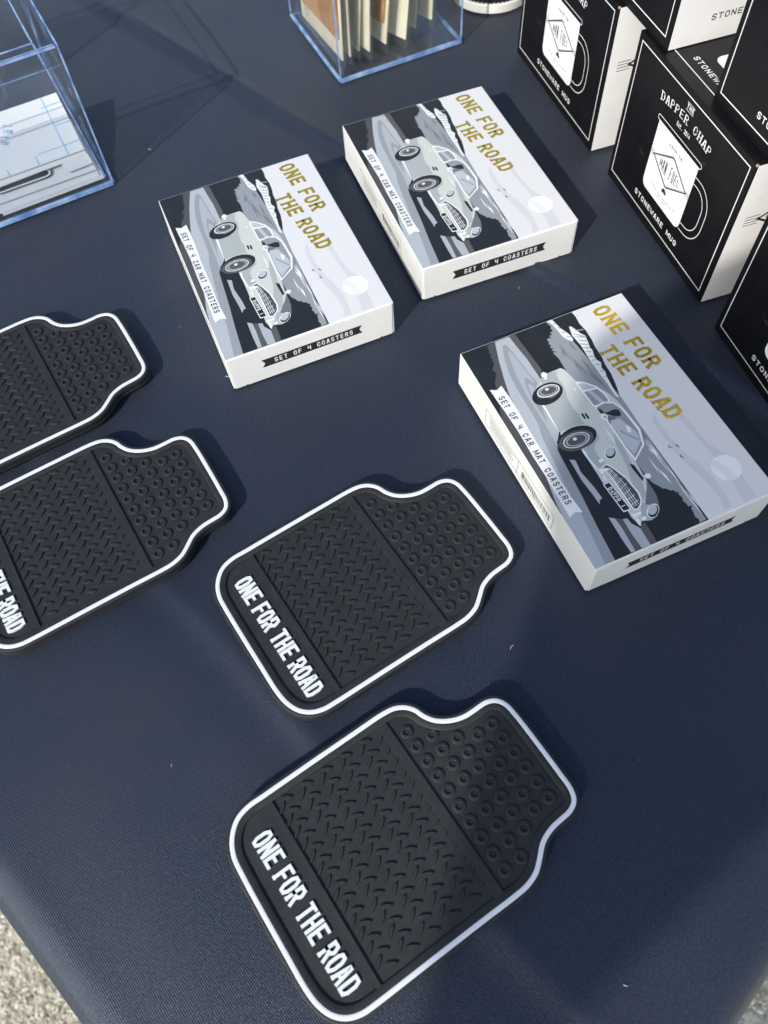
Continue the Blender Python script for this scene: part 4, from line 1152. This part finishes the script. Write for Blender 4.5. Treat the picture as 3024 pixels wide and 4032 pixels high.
def make_carton():
    root = empty('coaster_carton', 'x', 'box', group='cartons of car mat coasters')
    mb = MB()
    mb.box(0, BL, 0, BW, 0, BH, 'carton_white')
    b = mb.obj('carton', root, bevel=0.03)
    # end panel, folded in last: lies a hair proud, notched at both lower corners
    mb = MB()
    t = 0.045
    prof = [(0.10, 0.02), (0.62, 0.02), (0.70, 0.10), (7.78, 0.10), (7.86, 0.02), (8.42, 0.02), (8.46, 2.06), (0.06, 2.06)]
    fr = lambda yy, zz, dd: (BL + dd, yy, zz)
    mb.addmesh([fr(a, c, 0.0) for a, c in prof] + [fr(a, c, t) for a, c in prof], [(8, 9, 10, 11, 12, 13, 14, 15)] + [(i, (i + 1) % 8, 8 + (i + 1) % 8, 8 + i) for i in range(8)], 'carton_white')
    mb.obj('end_flap', root)
    mb = MB()
    mb.box(BL - 0.02, BL + 0.05, 0.72, 7.76, 0.015, 0.075, 'carton_white')
    mb.obj('bottom_tuck_edge', root)
    mb = MB()
    mb.box(0.05, BL - 0.05, -0.012, 0.02, 0.012, 0.16, 'carton_white')
    mb.obj('side_glue_flap', root)
    # printed scene on top
    mb = MB()
    z0 = BH + 0.002
    inset = lambda v, hi: min(max(v, 0.03), hi - 0.03)
    levels, boxes = [], []
    for i, (mn, fl) in enumerate(ART):
        bb = (min(fl[0::2]), max(fl[0::2]), min(fl[1::2]), max(fl[1::2]))
        lv = 1 + max([levels[j] for j, c in enumerate(boxes) if c[0] < bb[1] and bb[0] < c[1] and c[2] < bb[3] and bb[2] < c[3]] or [-1])
        levels.append(lv)
        boxes.append(bb)
        pts = [(inset(fl[j], BL), inset(fl[j + 1], BW)) for j in range(0, len(fl), 2)]
        cl = [pts[0]]
        for p in pts[1:]:
            if math.dist(p, cl[-1]) > 0.004:
                cl.append(p)
        if len(cl) > 2:
            mb.poly(cl, z0 + lv * STEP, mn)
    zt = z0 + (max(levels) + 1) * STEP
    print('print levels', max(levels))
    # ribbon wording
    letters(mb, "SET OF 4 CAR MAT COASTERS", line_place(3.0, 0.405, 0.2435, 0.001), 0.155, 0.275, 0.036, 'print_black', z=zt + .002, step=0.001,
            chars=["Y4" if c == '4' else c for c in "SET OF 4 CAR MAT COASTERS"], serif=0.012)
    letters(mb, "D4PPR 1", lambda i: (9.03 + i * 0.150 + (0.02 if i > 4 else 0), 2.335 + i * 0.0085, 0.05), 0.118, 0.195, 0.034, 'white', z=zt + .002, step=0.001)
    mb.obj('printed_scene', root)
    # gold foil title
    mb = MB()

    def cells(txt, x0, lw, sp, gap):
        out, x = [], x0
        for ch in txt:
            out.append(x)
            x += gap if ch == ' ' else (lw * 0.5 if ch == 'I' else lw) + sp
        return out
    for txt, x0, y0, slope, lw, h, sp, gap in (("ONE FOR", 0.36, 6.70, 0.125, 0.50, 0.83, 0.135, 0.40), ("THE ROAD", 2.56, 5.72, 0.172, 0.50, 0.82, 0.125, 0.36)):
        c = cells(txt, x0, lw, sp, gap)
        letters(mb, txt, lambda i: (c[i], y0 + slope * (c[i] - x0), 0.04), lw, h, 0.14, 'foil_gold', z=zt + .001, step=0.0013, serif=0.045)
    mb.obj('foil_title', root)
    # black ribbon with white wording on the end
    mb = MB()
    fe = lambda yy, zz, dd: (BL + 0.045 + dd, yy, zz)
    mb.poly([(1.63, 1.36), (6.83, 1.37), (6.69, 1.11), (6.83, 0.84), (1.63, 0.82), (1.79, 1.09)], 0.002, 'print_black', frame=fe)
    letters(mb, "x", line_place(2.28, 0.955, 0.2435), 0.16, 0.29, 0.042, 'white', z=0.004, step=0.001, frame=fe, chars=["Y4" if c == '4' else c for c in "SET OF 4 COASTERS"], serif=0.012)
    mb.obj('end_ribbon_print', root)
    # small print and bar code on the long side
    mb = MB()
    fs = lambda xx, zz, dd: (xx, -dd, zz)
    for a, b in (((2.8, 0.34), (5.86, 1.34)), ((5.86, 0.34), (8.97, 1.34))):
        stroke_path(mb, [(a[0], a[1]), (b[0], a[1]), (b[0], b[1]), (a[0], b[1])], True, 0.03, 'print_grey', 0.002 if a[0] < 3 else 0.0028, fs)
    rnd = random.Random(11)
    for r in range(6):
        x = 3.1 + 0.04 * r
        while x < 5.5 - 0.15 * (r % 3):
            w = rnd.uniform(0.05, 0.16)
            mb.face([fs(a, b, 0.002) for a, b in ((x, 1.13 - r * 0.11), (x + w, 1.13 - r * 0.11), (x + w, 1.17 - r * 0.11), (x, 1.17 - r * 0.11))], 'print_grey')
            x += w + 0.035
    x = 6.22
    while x < 8.68:
        w = rnd.choice((0.016, 0.016, 0.032, 0.048))
        z0b = 0.56 if rnd.random() < 0.85 else 0.50
        mb.face([fs(a, b, 0.002) for a, b in ((x, z0b), (x + w, z0b), (x + w, 1.02), (x, 1.02))], 'print_black')
        x += w + rnd.choice((0.018, 0.03, 0.045))
    mb.obj('bar_code_print', root)
    return root


CARTONS = [(-13.4169, 34.8632, 0.3990, 'leftmost white coaster carton, standing nearest the clear box of white cards'),
           (-3.6726, 40.4485, 0.3625, 'farthest white coaster carton, beside the clear box of cards, its gold title looking dark'),
           (2.1889, 23.8200, 0.4104, 'nearest white coaster carton, at the right edge below the black mug boxes')]
proto = make_carton()
for k, (x, y, th, lab) in enumerate(CARTONS):
    o = proto if k == 0 else copy_tree(proto)
    o.location = (x * K, y * K, 0.0)
    o.rotation_euler = (0, 0, th - math.pi / 2)
    o['label'] = lab

# ------------------------------------------------------------------ mug boxes
MW, MD, MH = 10.3975, 8.2, 8.0734


def circle(cx, cy, r, a0, a1, n):
    return [(cx + r * math.cos(math.radians(a0 + (a1 - a0) * i / n)), cy + r * math.sin(math.radians(a0 + (a1 - a0) * i / n))) for i in range(n + 1)]


def mug_print(mb, fr, ink, paper, dark, border=True, accent=None):
    lp = [(0.33, 0.52), (10.06, 0.52), (10.06, 7.74), (0.33, 7.74)]
    if border:
        stroke_path(mb, lp, True, 0.055, ink, 0.002, fr)
    # white mug body with rounded lower corners
    mb.poly(circle(3.65, 2.25, 0.40, 180, 270, 6) + circle(6.65, 2.25, 0.40, 270, 360, 6) + [(7.05, 5.50), (3.25, 5.50)], 0.002, paper, frame=fr)
    # rim pill
    stroke_path(mb, circle(3.20, 5.62, 0.12, 90, 270, 8) + circle(7.10, 5.62, 0.12, -90, 90, 8), True, 0.035, ink, 0.004, fr)
    # handle, inner and outer line
    for (x1, y0, y1, r) in ((8.62, 2.02, 5.02, 1.15), (8.25, 2.38, 4.66, 0.85)):
        pts = [(7.07, y1)] + circle(x1 - r, y1 - r, r, 90, 0, 8) + circle(x1 - r, y0 + r, r, 0, -90, 8) + [(7.07, y0)]
        stroke_path(mb, pts, False, 0.04, ink, 0.002, fr)
    # diamond badge
    for s, t in ((1.0, 0.075), (0.92, 0.02)):
        stroke_path(mb, [(5.15 + 1.62 * s, 3.84), (5.15 + .08 * s, 3.84 + .82 * s), (5.15 - .08 * s, 3.84 + .82 * s), (5.15 - 1.62 * s, 3.84), (5.15 - .08 * s, 3.84 - .82 * s), (5.15 + .08 * s, 3.84 - .82 * s)], True, t, dark, 0.004, fr)
    for k in range(4):
        y = 3.70 + k * 0.09
        for x0, x1 in ((3.26, 3.56), (6.74, 7.04)):
            stroke_path(mb, [(x0, y), (x1, y)], False, 0.028, dark, 0.004, fr)
    hts = [0.36, 0.52, 0.66, 0, 0.66, 0.60, 0.50, 0.36]
    for i, ch in enumerate("MAN FUEL"):
        if ch != ' ':
            letters(mb, ch, lambda _: (4.22 + i * 0.240, 3.84 - hts[i] * 0.56, 0), 0.165, hts[i] * 1.12, 0.052, dark, z=0.004, step=0.001, frame=fr)
    letters(mb, "PREMIUM", arc_place(7, 5.15, 4.90, 1.25, 0.06, 0.11), 0.11, 0.15, 0.03, dark, z=0.004, frame=fr)
    # little car and maker's line
    mb.poly([(4.93, 2.70), (5.0, 2.78), (5.06, 2.88), (5.24, 2.88), (5.32, 2.78), (5.40, 2.74), (5.40, 2.66), (5.30, 2.66), (5.28, 2.60), (5.22, 2.60), (5.2, 2.66), (5.10, 2.66), (5.07, 2.60), (5.01, 2.60), (4.99, 2.66), (4.93, 2.66)], 0.004, dark, frame=fr)
    letters(mb, "DAPPER CHAP MOTORING CO", arc_place(23, 5.15, 2.42, 2.5, -0.12, 0.06), 0.065, 0.085, 0.016, dark, z=0.004, frame=fr)
    letters(mb, "EST. 2014", arc_place(9, 5.15, 2.14, 0.85, 0, 0.06), 0.06, 0.08, 0.016, dark, z=0.004, frame=fr)
    letters(mb, "STONEWARE MUG", line_place(2.86, 0.98, 0.349), 0.25, 0.30, 0.056, ink, z=0.002, step=0.001, frame=fr)
    # brand lines above
    letters(mb, "DAPPER CHAP", arc_place(11, 5.16, 6.34, 4.6, 0.20, 0.31), 0.31, 0.43, 0.075, ink, z=0.002, step=0.001, frame=fr, serif=0.04, thin=0.035)
    letters(mb, "THE", line_place(4.92, 7.20, 0.22), 0.16, 0.23, 0.045, ink, z=0.004, step=0.001, frame=fr)
    for yy in (7.48, 7.13):
        stroke_path(mb, [(4.88, yy), (5.54, yy)], False, 0.025, ink, 0.004, fr)
    letters(mb, "Est. 2014", line_place(4.58, 6.10, 0.135), 0.105, 0.22, 0.034, ink, z=0.002, step=0.001, frame=fr)


def make_mug_box():
    root = empty('mug_box', 'x', 'box', group='black and white mug boxes stacked on the right')
    mb = MB()
    mb.box(0, MW, 0, MD, 0, MH, 'mug_black')
    mb.obj('carton', root, bevel=0.035)
    mb = MB()
    mb.box(MW - 0.03, MW + 0.006, 0.09, MD - 0.09, 0.04, MH - 0.05, 'mug_white')
    mb.obj('white_side', root, bevel=0.0)
    mb = MB()
    fr = lambda x, y, z: (x, -z, y)
    mug_print(mb, fr, 'mug_ink', 'mug_white', 'print_black')
    mb.obj('front_print', root)
    mb = MB()
    fr = lambda x, y, z: (x, y + 0.17, MH + z)
    mug_print(mb, fr, 'mug_ink', 'mug_white', 'print_black')
    mb.obj('top_print', root)
    mb = MB()
    fr = lambda y, zz, z: (MW + 0.006 + z, y, zz)
    c = MD / 2
    for s, t in ((1.0, 0.13), (0.86, 0.03)):
        stroke_path(mb, [(c + 2.8 * s, 4.9), (c + .2 * s, 4.9 + 1.35 * s), (c - .2 * s, 4.9 + 1.35 * s), (c - 2.8 * s, 4.9), (c - .2 * s, 4.9 - 1.35 * s), (c + .2 * s, 4.9 - 1.35 * s)], True, t, 'print_black', 0.002, fr)
    for k in range(4):
        y = 4.66 + k * 0.16
        for x0, x1 in ((c - 3.5, c - 2.75), (c + 2.75, c + 3.5)):
            stroke_path(mb, [(x0, y), (x1, y)], False, 0.04, 'print_black', 0.002, fr)
    hts = [0.6, 0.85, 1.1, 0, 1.1, 1.0, 0.82, 0.6]
    for i, ch in enumerate("MAN FUEL"):
        if ch != ' ':
            letters(mb, ch, lambda _: (c - 1.6 + i * 0.40, 4.9 - hts[i] * 0.5, 0), 0.28, hts[i], 0.085, 'print_black', z=0.002, step=0.001, frame=fr)
    letters(mb, "STONEWARE MUG", line_place(1.98, 0.98, 0.335), 0.24, 0.29, 0.050, 'print_black', z=0.002, step=0.001, frame=fr)
    mb.obj('side_print', root)
    # worn kraft at the upper corner
    mb = MB()
    mb.box(MW - 0.10, MW + 0.012, -0.012, 0.10, MH - 0.09, MH + 0.010, 'kraft')
    mb.obj('worn_corner', root, bevel=0.03)
    return root


TH = -1.2495
MUGS = [(7.0909, 50.0072, 0.0, -1.238, 'black mug box farthest of the bottom row, beside the far coaster carton'),
        (11.2539, 38.2727, 0.0, -1.250, 'middle black mug box of the bottom row, THE DAPPER CHAP wording fully in view'),
        (14.95, 26.72, 0.0, -1.256, 'nearest black mug box of the bottom row, cut off at the right edge'),
        (12.10 - 0.3205 * MW, 36.43 + 0.9473 * MW, MH + 0.012, -1.2446, 'upper mug box at the top edge, STONE readable on its white side'),
        (13.56, 32.85, MH + 0.012, -1.235, 'upper mug box at the right edge, sitting across the two nearer bottom boxes')]
proto = make_mug_box()
for k, (x, y, z, th, lab) in enumerate(MUGS):
    o = proto if k == 0 else copy_tree(proto)
    o.location = (x * K, y * K, z * K)
    o.rotation_euler = (0, 0, th)
    o['label'] = lab
    if k == 4:
        # this design carries a blue roundel instead of the white mug
        mb = MB()
        mb.poly(circle(5.15, 3.3, 1.55, 0, 350, 35), 0.006, 'roundel_blue', frame=lambda a, b, c: (a, -c, b))
        mb.obj('blue_roundel_print', o)

# ------------------------------------------------------------------ clear boxes
def make_clear_box(name, label, loc, rz, wx, wy, h, group, lip=0.0):
    """X to the right, Y away; walls, floor, bright edges"""
    root = empty(name, label, 'acrylic box', loc, rz, group)
    t = 0.28

    def panel(nm, x0, x1, y0, y1, z0, z1):
        m = MB()
        m.box(x0, x1, y0, y1, z0, z1, 'acrylic')
        m.obj(nm, root)
    panel('base_panel', 0.02, wx - 0.02, 0.02, wy - 0.02, 0.0, t)
    panel('wall_panel', t, wx - t, 0.0, t, t, h)
    panel('wall_panel', t, wx - t, wy - t, wy, t, h)
    panel('wall_panel', 0.0, t, 0.0, wy, t, h)
    panel('wall_panel', wx - t, wx, 0.0, wy, t, h)
    e = 0.07

    def rim(nm, pts, r):
        m = MB()
        for a, b in pts:
            x0, x1 = min(a[0], b[0]) - r, max(a[0], b[0]) + r
            y0, y1 = min(a[1], b[1]) - r, max(a[1], b[1]) + r
            z0, z1 = min(a[2], b[2]) - r, max(a[2], b[2]) + r
            m.box(x0, x1, y0, y1, z0, z1, 'acrylic_edge')
        m.obj(nm, root)
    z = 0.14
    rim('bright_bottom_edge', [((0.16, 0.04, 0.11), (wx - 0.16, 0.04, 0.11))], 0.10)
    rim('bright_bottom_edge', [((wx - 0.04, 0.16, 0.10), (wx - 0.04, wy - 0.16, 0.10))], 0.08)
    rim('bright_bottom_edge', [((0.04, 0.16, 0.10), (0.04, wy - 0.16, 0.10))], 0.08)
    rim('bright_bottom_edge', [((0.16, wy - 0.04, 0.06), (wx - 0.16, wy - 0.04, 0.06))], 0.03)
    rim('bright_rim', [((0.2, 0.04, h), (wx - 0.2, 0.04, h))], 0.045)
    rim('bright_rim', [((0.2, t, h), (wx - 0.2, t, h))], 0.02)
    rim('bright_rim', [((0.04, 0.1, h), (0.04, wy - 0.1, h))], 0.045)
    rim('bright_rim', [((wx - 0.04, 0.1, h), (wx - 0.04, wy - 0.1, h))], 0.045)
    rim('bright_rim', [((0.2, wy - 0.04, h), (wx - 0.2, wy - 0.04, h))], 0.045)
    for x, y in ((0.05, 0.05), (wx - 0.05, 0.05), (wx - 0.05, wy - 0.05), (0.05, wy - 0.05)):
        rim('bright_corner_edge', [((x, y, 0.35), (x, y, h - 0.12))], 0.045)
    if lip:
        # tapering liner that meets the wall near the floor and stands clear of it at the rim
        m = MB()
        a, b = t + 0.05, lip
        lo = [(a, a), (wx - a, a), (wx - a, wy - a), (a, wy - a)]
        hi = [(b, b), (wx - b, b), (wx - b, wy - b), (b, wy - b)]
        m.addmesh([(x, y, t + 0.02) for x, y in lo] + [(x, y, h - 0.05) for x, y in hi], [(i, (i + 1) % 4, 4 + (i + 1) % 4, 4 + i) for i in range(4)], 'acrylic')
        m.obj('inner_liner', root)
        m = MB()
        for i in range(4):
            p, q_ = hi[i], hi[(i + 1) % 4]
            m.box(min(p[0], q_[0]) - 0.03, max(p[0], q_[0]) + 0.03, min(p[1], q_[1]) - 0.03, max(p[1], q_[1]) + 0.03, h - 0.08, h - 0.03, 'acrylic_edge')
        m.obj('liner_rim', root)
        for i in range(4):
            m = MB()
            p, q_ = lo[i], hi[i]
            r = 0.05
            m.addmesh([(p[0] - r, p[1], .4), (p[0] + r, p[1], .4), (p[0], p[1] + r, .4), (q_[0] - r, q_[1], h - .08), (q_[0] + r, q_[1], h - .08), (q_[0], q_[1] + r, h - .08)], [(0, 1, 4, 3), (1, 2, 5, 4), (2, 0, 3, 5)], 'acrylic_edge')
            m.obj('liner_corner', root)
    return root


# left box: near right corner at (-17.21, 39.02)
LA = math.atan2(3.28, 6.09)
LW, LD, LH = 14.0, 13.0, 8.15
ox, oy = -17.21 - LW * math.cos(LA), 39.02 - LW * math.sin(LA)
left_box = make_clear_box('clear_box', 'clear acrylic box at the left edge holding loose white cards', (ox, oy, 0.0), LA, LW, LD, LH, 'clear acrylic boxes', lip=1.05)


def in_left(x, y):
    return (ox + x * math.cos(LA) - y * math.sin(LA), oy + x * math.sin(LA) + y * math.cos(LA))


def sheet(name, label, cat, lx, ly, z0, w, d, tilt, rz, t=0.05, grid=False, slot=False, group='white cards lying in the left clear box'):
    """near right corner of the card at (lx, ly); tilt lifts the far side"""
    x, y = in_left(lx, ly)
    root = empty(name, label, cat, (x, y, z0), 0, group, rot=(tilt, 0, 0))
    root.rotation_mode = 'ZYX'
    root.matrix_world = Matrix.Translation((x * K, y * K, z0 * K)) @ Matrix.Rotation(LA + rz, 4, 'Z') @ Matrix.Rotation(tilt, 4, 'X')
    mb = MB()
    nx = 24
    for i in range(nx):
        for j in range(nx):
            f = lambda a, b: 0.10 * math.sin(a / w * 3.0) * math.sin(b / d * 2.6)
            xa, xb, ya, yb = -w * i / nx, -w * (i + 1) / nx, d * j / nx, d * (j + 1) / nx
            mb.face([(xb, ya, t + f(xb, ya)), (xa, ya, t + f(xa, ya)), (xa, yb, t + f(xa, yb)), (xb, yb, t + f(xb, yb))], 'paper')
    mb.box(-w, 0, 0, d, 0, t * 0.9, 'paper')
    mb.obj('card', root)
    fz = lambda a, b: t + 0.10 * math.sin(a / w * 3.0) * math.sin(b / d * 2.6) + 0.02
    if grid:
        mb = MB()
        for gx in range(7):
            xx = -0.95 - gx * 1.75
            for j in range(24):
                ya, yb = d * j / 24, d * (j + 1) / 24
                if xx > -w:
                    mb.face([(xx - .03, ya, fz(xx, ya)), (xx + .03, ya, fz(xx, ya)), (xx + .03, yb, fz(xx, yb)), (xx - .03, yb, fz(xx, yb))], 'paper_blue')
        for gy in range(4):
            yy = 0.7 + gy * 1.45
            for i in range(24):
                xa, xb = -w * i / 24, -w * (i + 1) / 24
                if yy < d:
                    mb.face([(xb, yy - .03, fz(xb, yy)), (xa, yy - .03, fz(xa, yy)), (xa, yy + .03, fz(xa, yy)), (xb, yy + .03, fz(xb, yy))], 'paper_blue')
        letters(mb, "aigi", lambda i: (-3.95 + 0.20 * i, 1.9 + 0.34 * i, 1.05), 0.26, 0.36, 0.06, 'paper_blue', z=t + 0.14, step=0.001)
        mb.obj('blue_grid_print', root)
    if slot:
        mb = MB()
        zt = t + 0.10
        for k, (r, c_) in enumerate(((0.40, 'print_black'), (0.34, 'paper'), (0.22, 'print_black'))):
            mb.poly(circle(-2.75, 0.95, r, -90, 90, 8) + circle(-5.4, 0.95, r, 90, 270, 8), zt + 0.012 * k, c_)
        mb.obj('black_slot_print', root)
    return root


sheet('white_card', 'thin white card at the very bottom of the pile in the left clear box', 'card', 13.60, 0.34, 0.34, 6.05, 5.4, 0.0, 0.0, t=0.10)
sheet('white_card', 'white card second from the bottom, its front edge set back, in the left clear box', 'card', 13.42, 0.50, 0.46, 12.6, 5.0, 0.035, 0.015)
sheet('white_card', 'white card with a rounded black slot printed on it, in the left clear box', 'card', 13.40, 0.85, 0.66, 12.6, 4.9, 0.045, -0.02, slot=True)
sheet('white_card', 'short white card lying on the slotted card at its right end, left clear box', 'card', 13.38, 1.15, 0.90, 1.6, 3.0, 0.05, 0.03, t=0.06)
sheet('white_card', 'creased white card just under the blue gridded sheet in the left clear box', 'card', 13.32, 1.95, 1.00, 12.4, 3.9, 0.24, 0.02)
sheet('gridded_sheet', 'white backing sheet with a pale blue grid, topmost in the left clear box', 'sheet', 13.30, 2.10, 1.22, 12.2, 4.3, 0.27, -0.01, t=0.04, grid=True)

# far box with sleeved cards: near corner at (-4.15, 47.59)
RA = math.atan2(3.71, 7.79)
RW, RD, RH = 8.63, 8.45, 9.0
card_box = make_clear_box('clear_box', 'clear acrylic box full of sleeved cream cards, standing at the top edge', (-4.15, 47.59, 0.0), RA, RW, RD, RH, 'clear acrylic boxes')


def in_right(x, y):
    return (-4.15 + x * math.cos(RA) - y * math.sin(RA), 47.59 + x * math.sin(RA) + y * math.cos(RA))


def sleeved(lx, ly, lean, turn, label, wood, d=5.9, hgt=8.2):
    x, y = in_right(lx, ly)
    root = empty('sleeved_card', label, 'card', (x, y, 0.34), 0, 'sleeved cream cards standing in the far clear box')
    root.matrix_world = Matrix.Translation((x * K, y * K, 0.34 * K)) @ Matrix.Rotation(RA + turn, 4, 'Z') @ Matrix.Rotation(lean, 4, 'Y')
    mb = MB()
    mb.box(0, 0.09, 0, d, 0.55, hgt, 'cream_card')
    mb.obj('card', root, bevel=0.01)
    if wood:
        mb = MB()
        mb.box(-0.17, -0.01, 0.22, d - 0.5, 1.75, hgt - 0.3, 'wood')
        mb.obj('wooden_piece', root, bevel=0.04)
    mb = MB()
    n = 7
    pts = []
    for j in range(n + 1):
        yy = -0.16 + (d + 0.3) * j / n
        w = 0.03 * math.sin(j * 2.1 + lx * 3)
        pts.append([(-0.22 + w, yy, hgt), (-0.20 + w, yy, 1.2), (-0.10 + w, yy, 0.35 + w), (0.02, yy, 0.02 + abs(w)), (0.14 + w, yy, 0.35), (0.17 + w, yy, 1.2), (0.15, yy, hgt)])
    for j in range(n):
        for i in range(6):
            mb.face([pts[j][i], pts[j + 1][i], pts[j + 1][i + 1], pts[j][i + 1]], 'film')
    for i in (0, 1, 2):
        mb.face([pts[0][i], pts[0][i + 1], pts[0][5 - i], pts[0][6 - i]], 'film')
    mb.obj('clear_sleeve', root, smooth=True)
    return root


SLEEVES = [(0.50, 0.7, 0.04, 0.05, 'leftmost sleeved card, showing its wooden piece through the side of the far clear box', True),
           (1.10, 0.8, 0.03, 0.14, 'second sleeved cream card from the left in the far clear box', False),
           (1.75, 1.1, 0.11, 0.10, 'third sleeved cream card from the left in the far clear box', False),
           (2.35, 0.7, 0.07, 0.22, 'fourth sleeved cream card from the left, just before the gap showing wood', False),
           (3.55, 0.9, 0.15, 0.27, 'fifth sleeved card from the left, an orange wooden piece on its face', True),
           (4.85, 0.7, 0.17, 0.42, 'sixth sleeved card from the left, turned so that its cream back catches the light', False),
           (5.95, 1.5, 0.09, 0.33, 'second sleeved card from the right in the far clear box, in dim film', False),
           (7.30, 1.8, 0.08, 0.40, 'rightmost sleeved cream card in the far clear box, standing apart', False)]
for s_ in SLEEVES:
    sleeved(*s_)

# ------------------------------------------------------------------ ribbed tub at the top edge
def make_tub():
    cx, cy, r = 5.85, 57.0, 2.75
    root = empty('ribbed_tub', 'black ribbed tub with a white foot at the top edge beside the far mug box', 'tub', (cx, cy, 0))
    n = 240
    circ = lambda rr: [(rr * math.cos(2 * math.pi * i / n), rr * math.sin(2 * math.pi * i / n)) for i in range(n)]
    rib = lambda rr, d: [((rr + (d if (i // 2) % 2 else 0)) * math.cos(2 * math.pi * i / n), (rr + (d if (i // 2) % 2 else 0)) * math.sin(2 * math.pi * i / n)) for i in range(n)]
    mb = MB()
    loft(mb, [(circ(r - 0.08), 0.0), (circ(r), 0.06), (circ(r + 0.02), 0.55), (circ(r - 0.05), 0.62), (circ(r - 0.25), 0.62)], 'lid_white')
    auto_smooth(mb.obj('white_foot', root), 40)
    mb = MB()
    loft(mb, [(rib(r - 0.2, 0.10), 0.60), (rib(r - 0.2, 0.10), 3.6), (circ(r - 0.3), 3.8)], 'lid_black')
    mb.face([(x, y, 3.8) for x, y in circ(r - 0.3)], 'lid_black')
    mb.obj('ribbed_wall', root)


make_tub()

# ------------------------------------------------------------------ lint
LINT = [(3.74, 10.5, .16, 'curled fleck of lint on the cloth just right of the sunlit middle coaster'),
        (-9.61, 5.95, .10, 'tiny lint fleck on the bare cloth left of the two nearest coasters'),
        (-8.88, 35.15, .10, 'tiny lint fleck behind the leftmost coaster carton'),
        (-9.21, 24.63, .13, 'pale lint fleck at the near left corner of the leftmost coaster carton'),
        (-1.65, 29.56, .09, 'pinkish lint fleck just below the far coaster carton'),
        (-15.61, 42.09, .14, 'bright lint fleck on the shadow edge beside the left clear box'),
        (-16.17, 23.56, .07, 'lint fleck lying between the two coasters at the left edge'),
        (-13.36, 17.57, .07, 'lint fleck hidden against the second coaster at the left edge'),
        (6.61, -1.3, .12, 'lint fleck near the bottom right of the cloth, below the nearest coaster'),
        (5.6, 29.9, .12, 'pale lint fleck just above the nearest coaster carton'),
        (-5.5, 3.4, .06, 'very small lint fleck left of the nearest coaster'),
        (8.2, 6.0, .06, 'very small lint fleck on the shaded cloth right of the nearest coaster'),
        (-12.0, 28.0, .08, 'small lint fleck between the farthest coaster and the leftmost carton'),
        (7.4, 14.0, .06, 'very small lint fleck just below the nearest coaster carton'),
        (-7.0, 40.0, .07, 'small lint fleck between the leftmost and the far coaster cartons')]
rl = random.Random(5)
lm_ = None
for (x, y, s, lab) in LINT:
    if lm_ is None:
        mb = MB()
        pts = [(-1, 0, 0), (-.5, .22, .1), (.1, .12, .16), (.7, .3, .1), (1, .5, 0), (.6, -.02, .02), (0, -.16, .02), (-.5, -.14, .02)]
        mb.addmesh(pts + [(a, b, c + .14) for a, b, c in pts], [(8, 9, 10, 11, 12, 13, 14, 15)] + [(i, (i + 1) % 8, 8 + (i + 1) % 8, 8 + i) for i in range(8)], 'lint')
        lm_ = mb.mesh('lint_fleck')
    o = link(bpy.data.objects.new('lint_fleck', lm_))
    o.location = (x * K, y * K, (cloth_height(x, y) + 0.01) * K)
    o.scale = (s * 0.8, s * 0.8, s * 0.8)
    o.rotation_euler = (0, 0, rl.uniform(0, 6.28))
    tag(o, lab, 'lint', 'lint flecks on the tablecloth')

# ------------------------------------------------------------------ shade netting added behind the photographer, unseen, to shade the table
def make_shade():
    """a netting panel on two poles, added out of view to shade the right half of the table"""
    back = -travel
    root = empty('added_shade_panel', 'grey shade netting on a pole, added out of frame to shade the table', 'shade netting', (-60, -100, -75))
    D = 125.0
    corners = [(-2.5, -9.0), (3.3, 8.9), (10.0, 27.2), (15.6, 31.0), (40.0, 44.0), (46.0, 30.0), (12.3, 3.4), (4.8, -2.4), (-6.0, -112.0), (-42.0, -100.0)]  # outline of the wanted shade, carried up towards the sun
    P = [Vector((x, y, 0)) + back * D for x, y in corners]
    org = Vector((-60, -100, -75))
    mb = MB()
    off = travel * 0.08
    n = len(P)
    c = sum(P, Vector()) / n
    vs = [tuple(p - org) for p in P] + [tuple(p + off - org) for p in P]
    mb.addmesh(vs, [(0, 1, 2, 3, 4, 5, 6, 7), (0, 7, 8, 9), (17, 16, 15, 14, 13, 12, 11, 10), (19, 18, 17, 10)], 'shade')
    mb.obj('blocker', root)  # added sheet, there only for the shade it casts
    for k in (5,):
        p = P[k] - org
        mb = MB()
        circ = [(p.x - 2.0 + 1.2 * math.cos(a * math.pi / 6), p.y - 2.0 + 1.2 * math.sin(a * math.pi / 6)) for a in range(12)]
        mb.prism(circ, 0.0, p.z, 'added_pole_metal')
        mb.obj('pole', root)  # invented along with the panel


make_shade()
print('objects', len(bpy.data.objects))
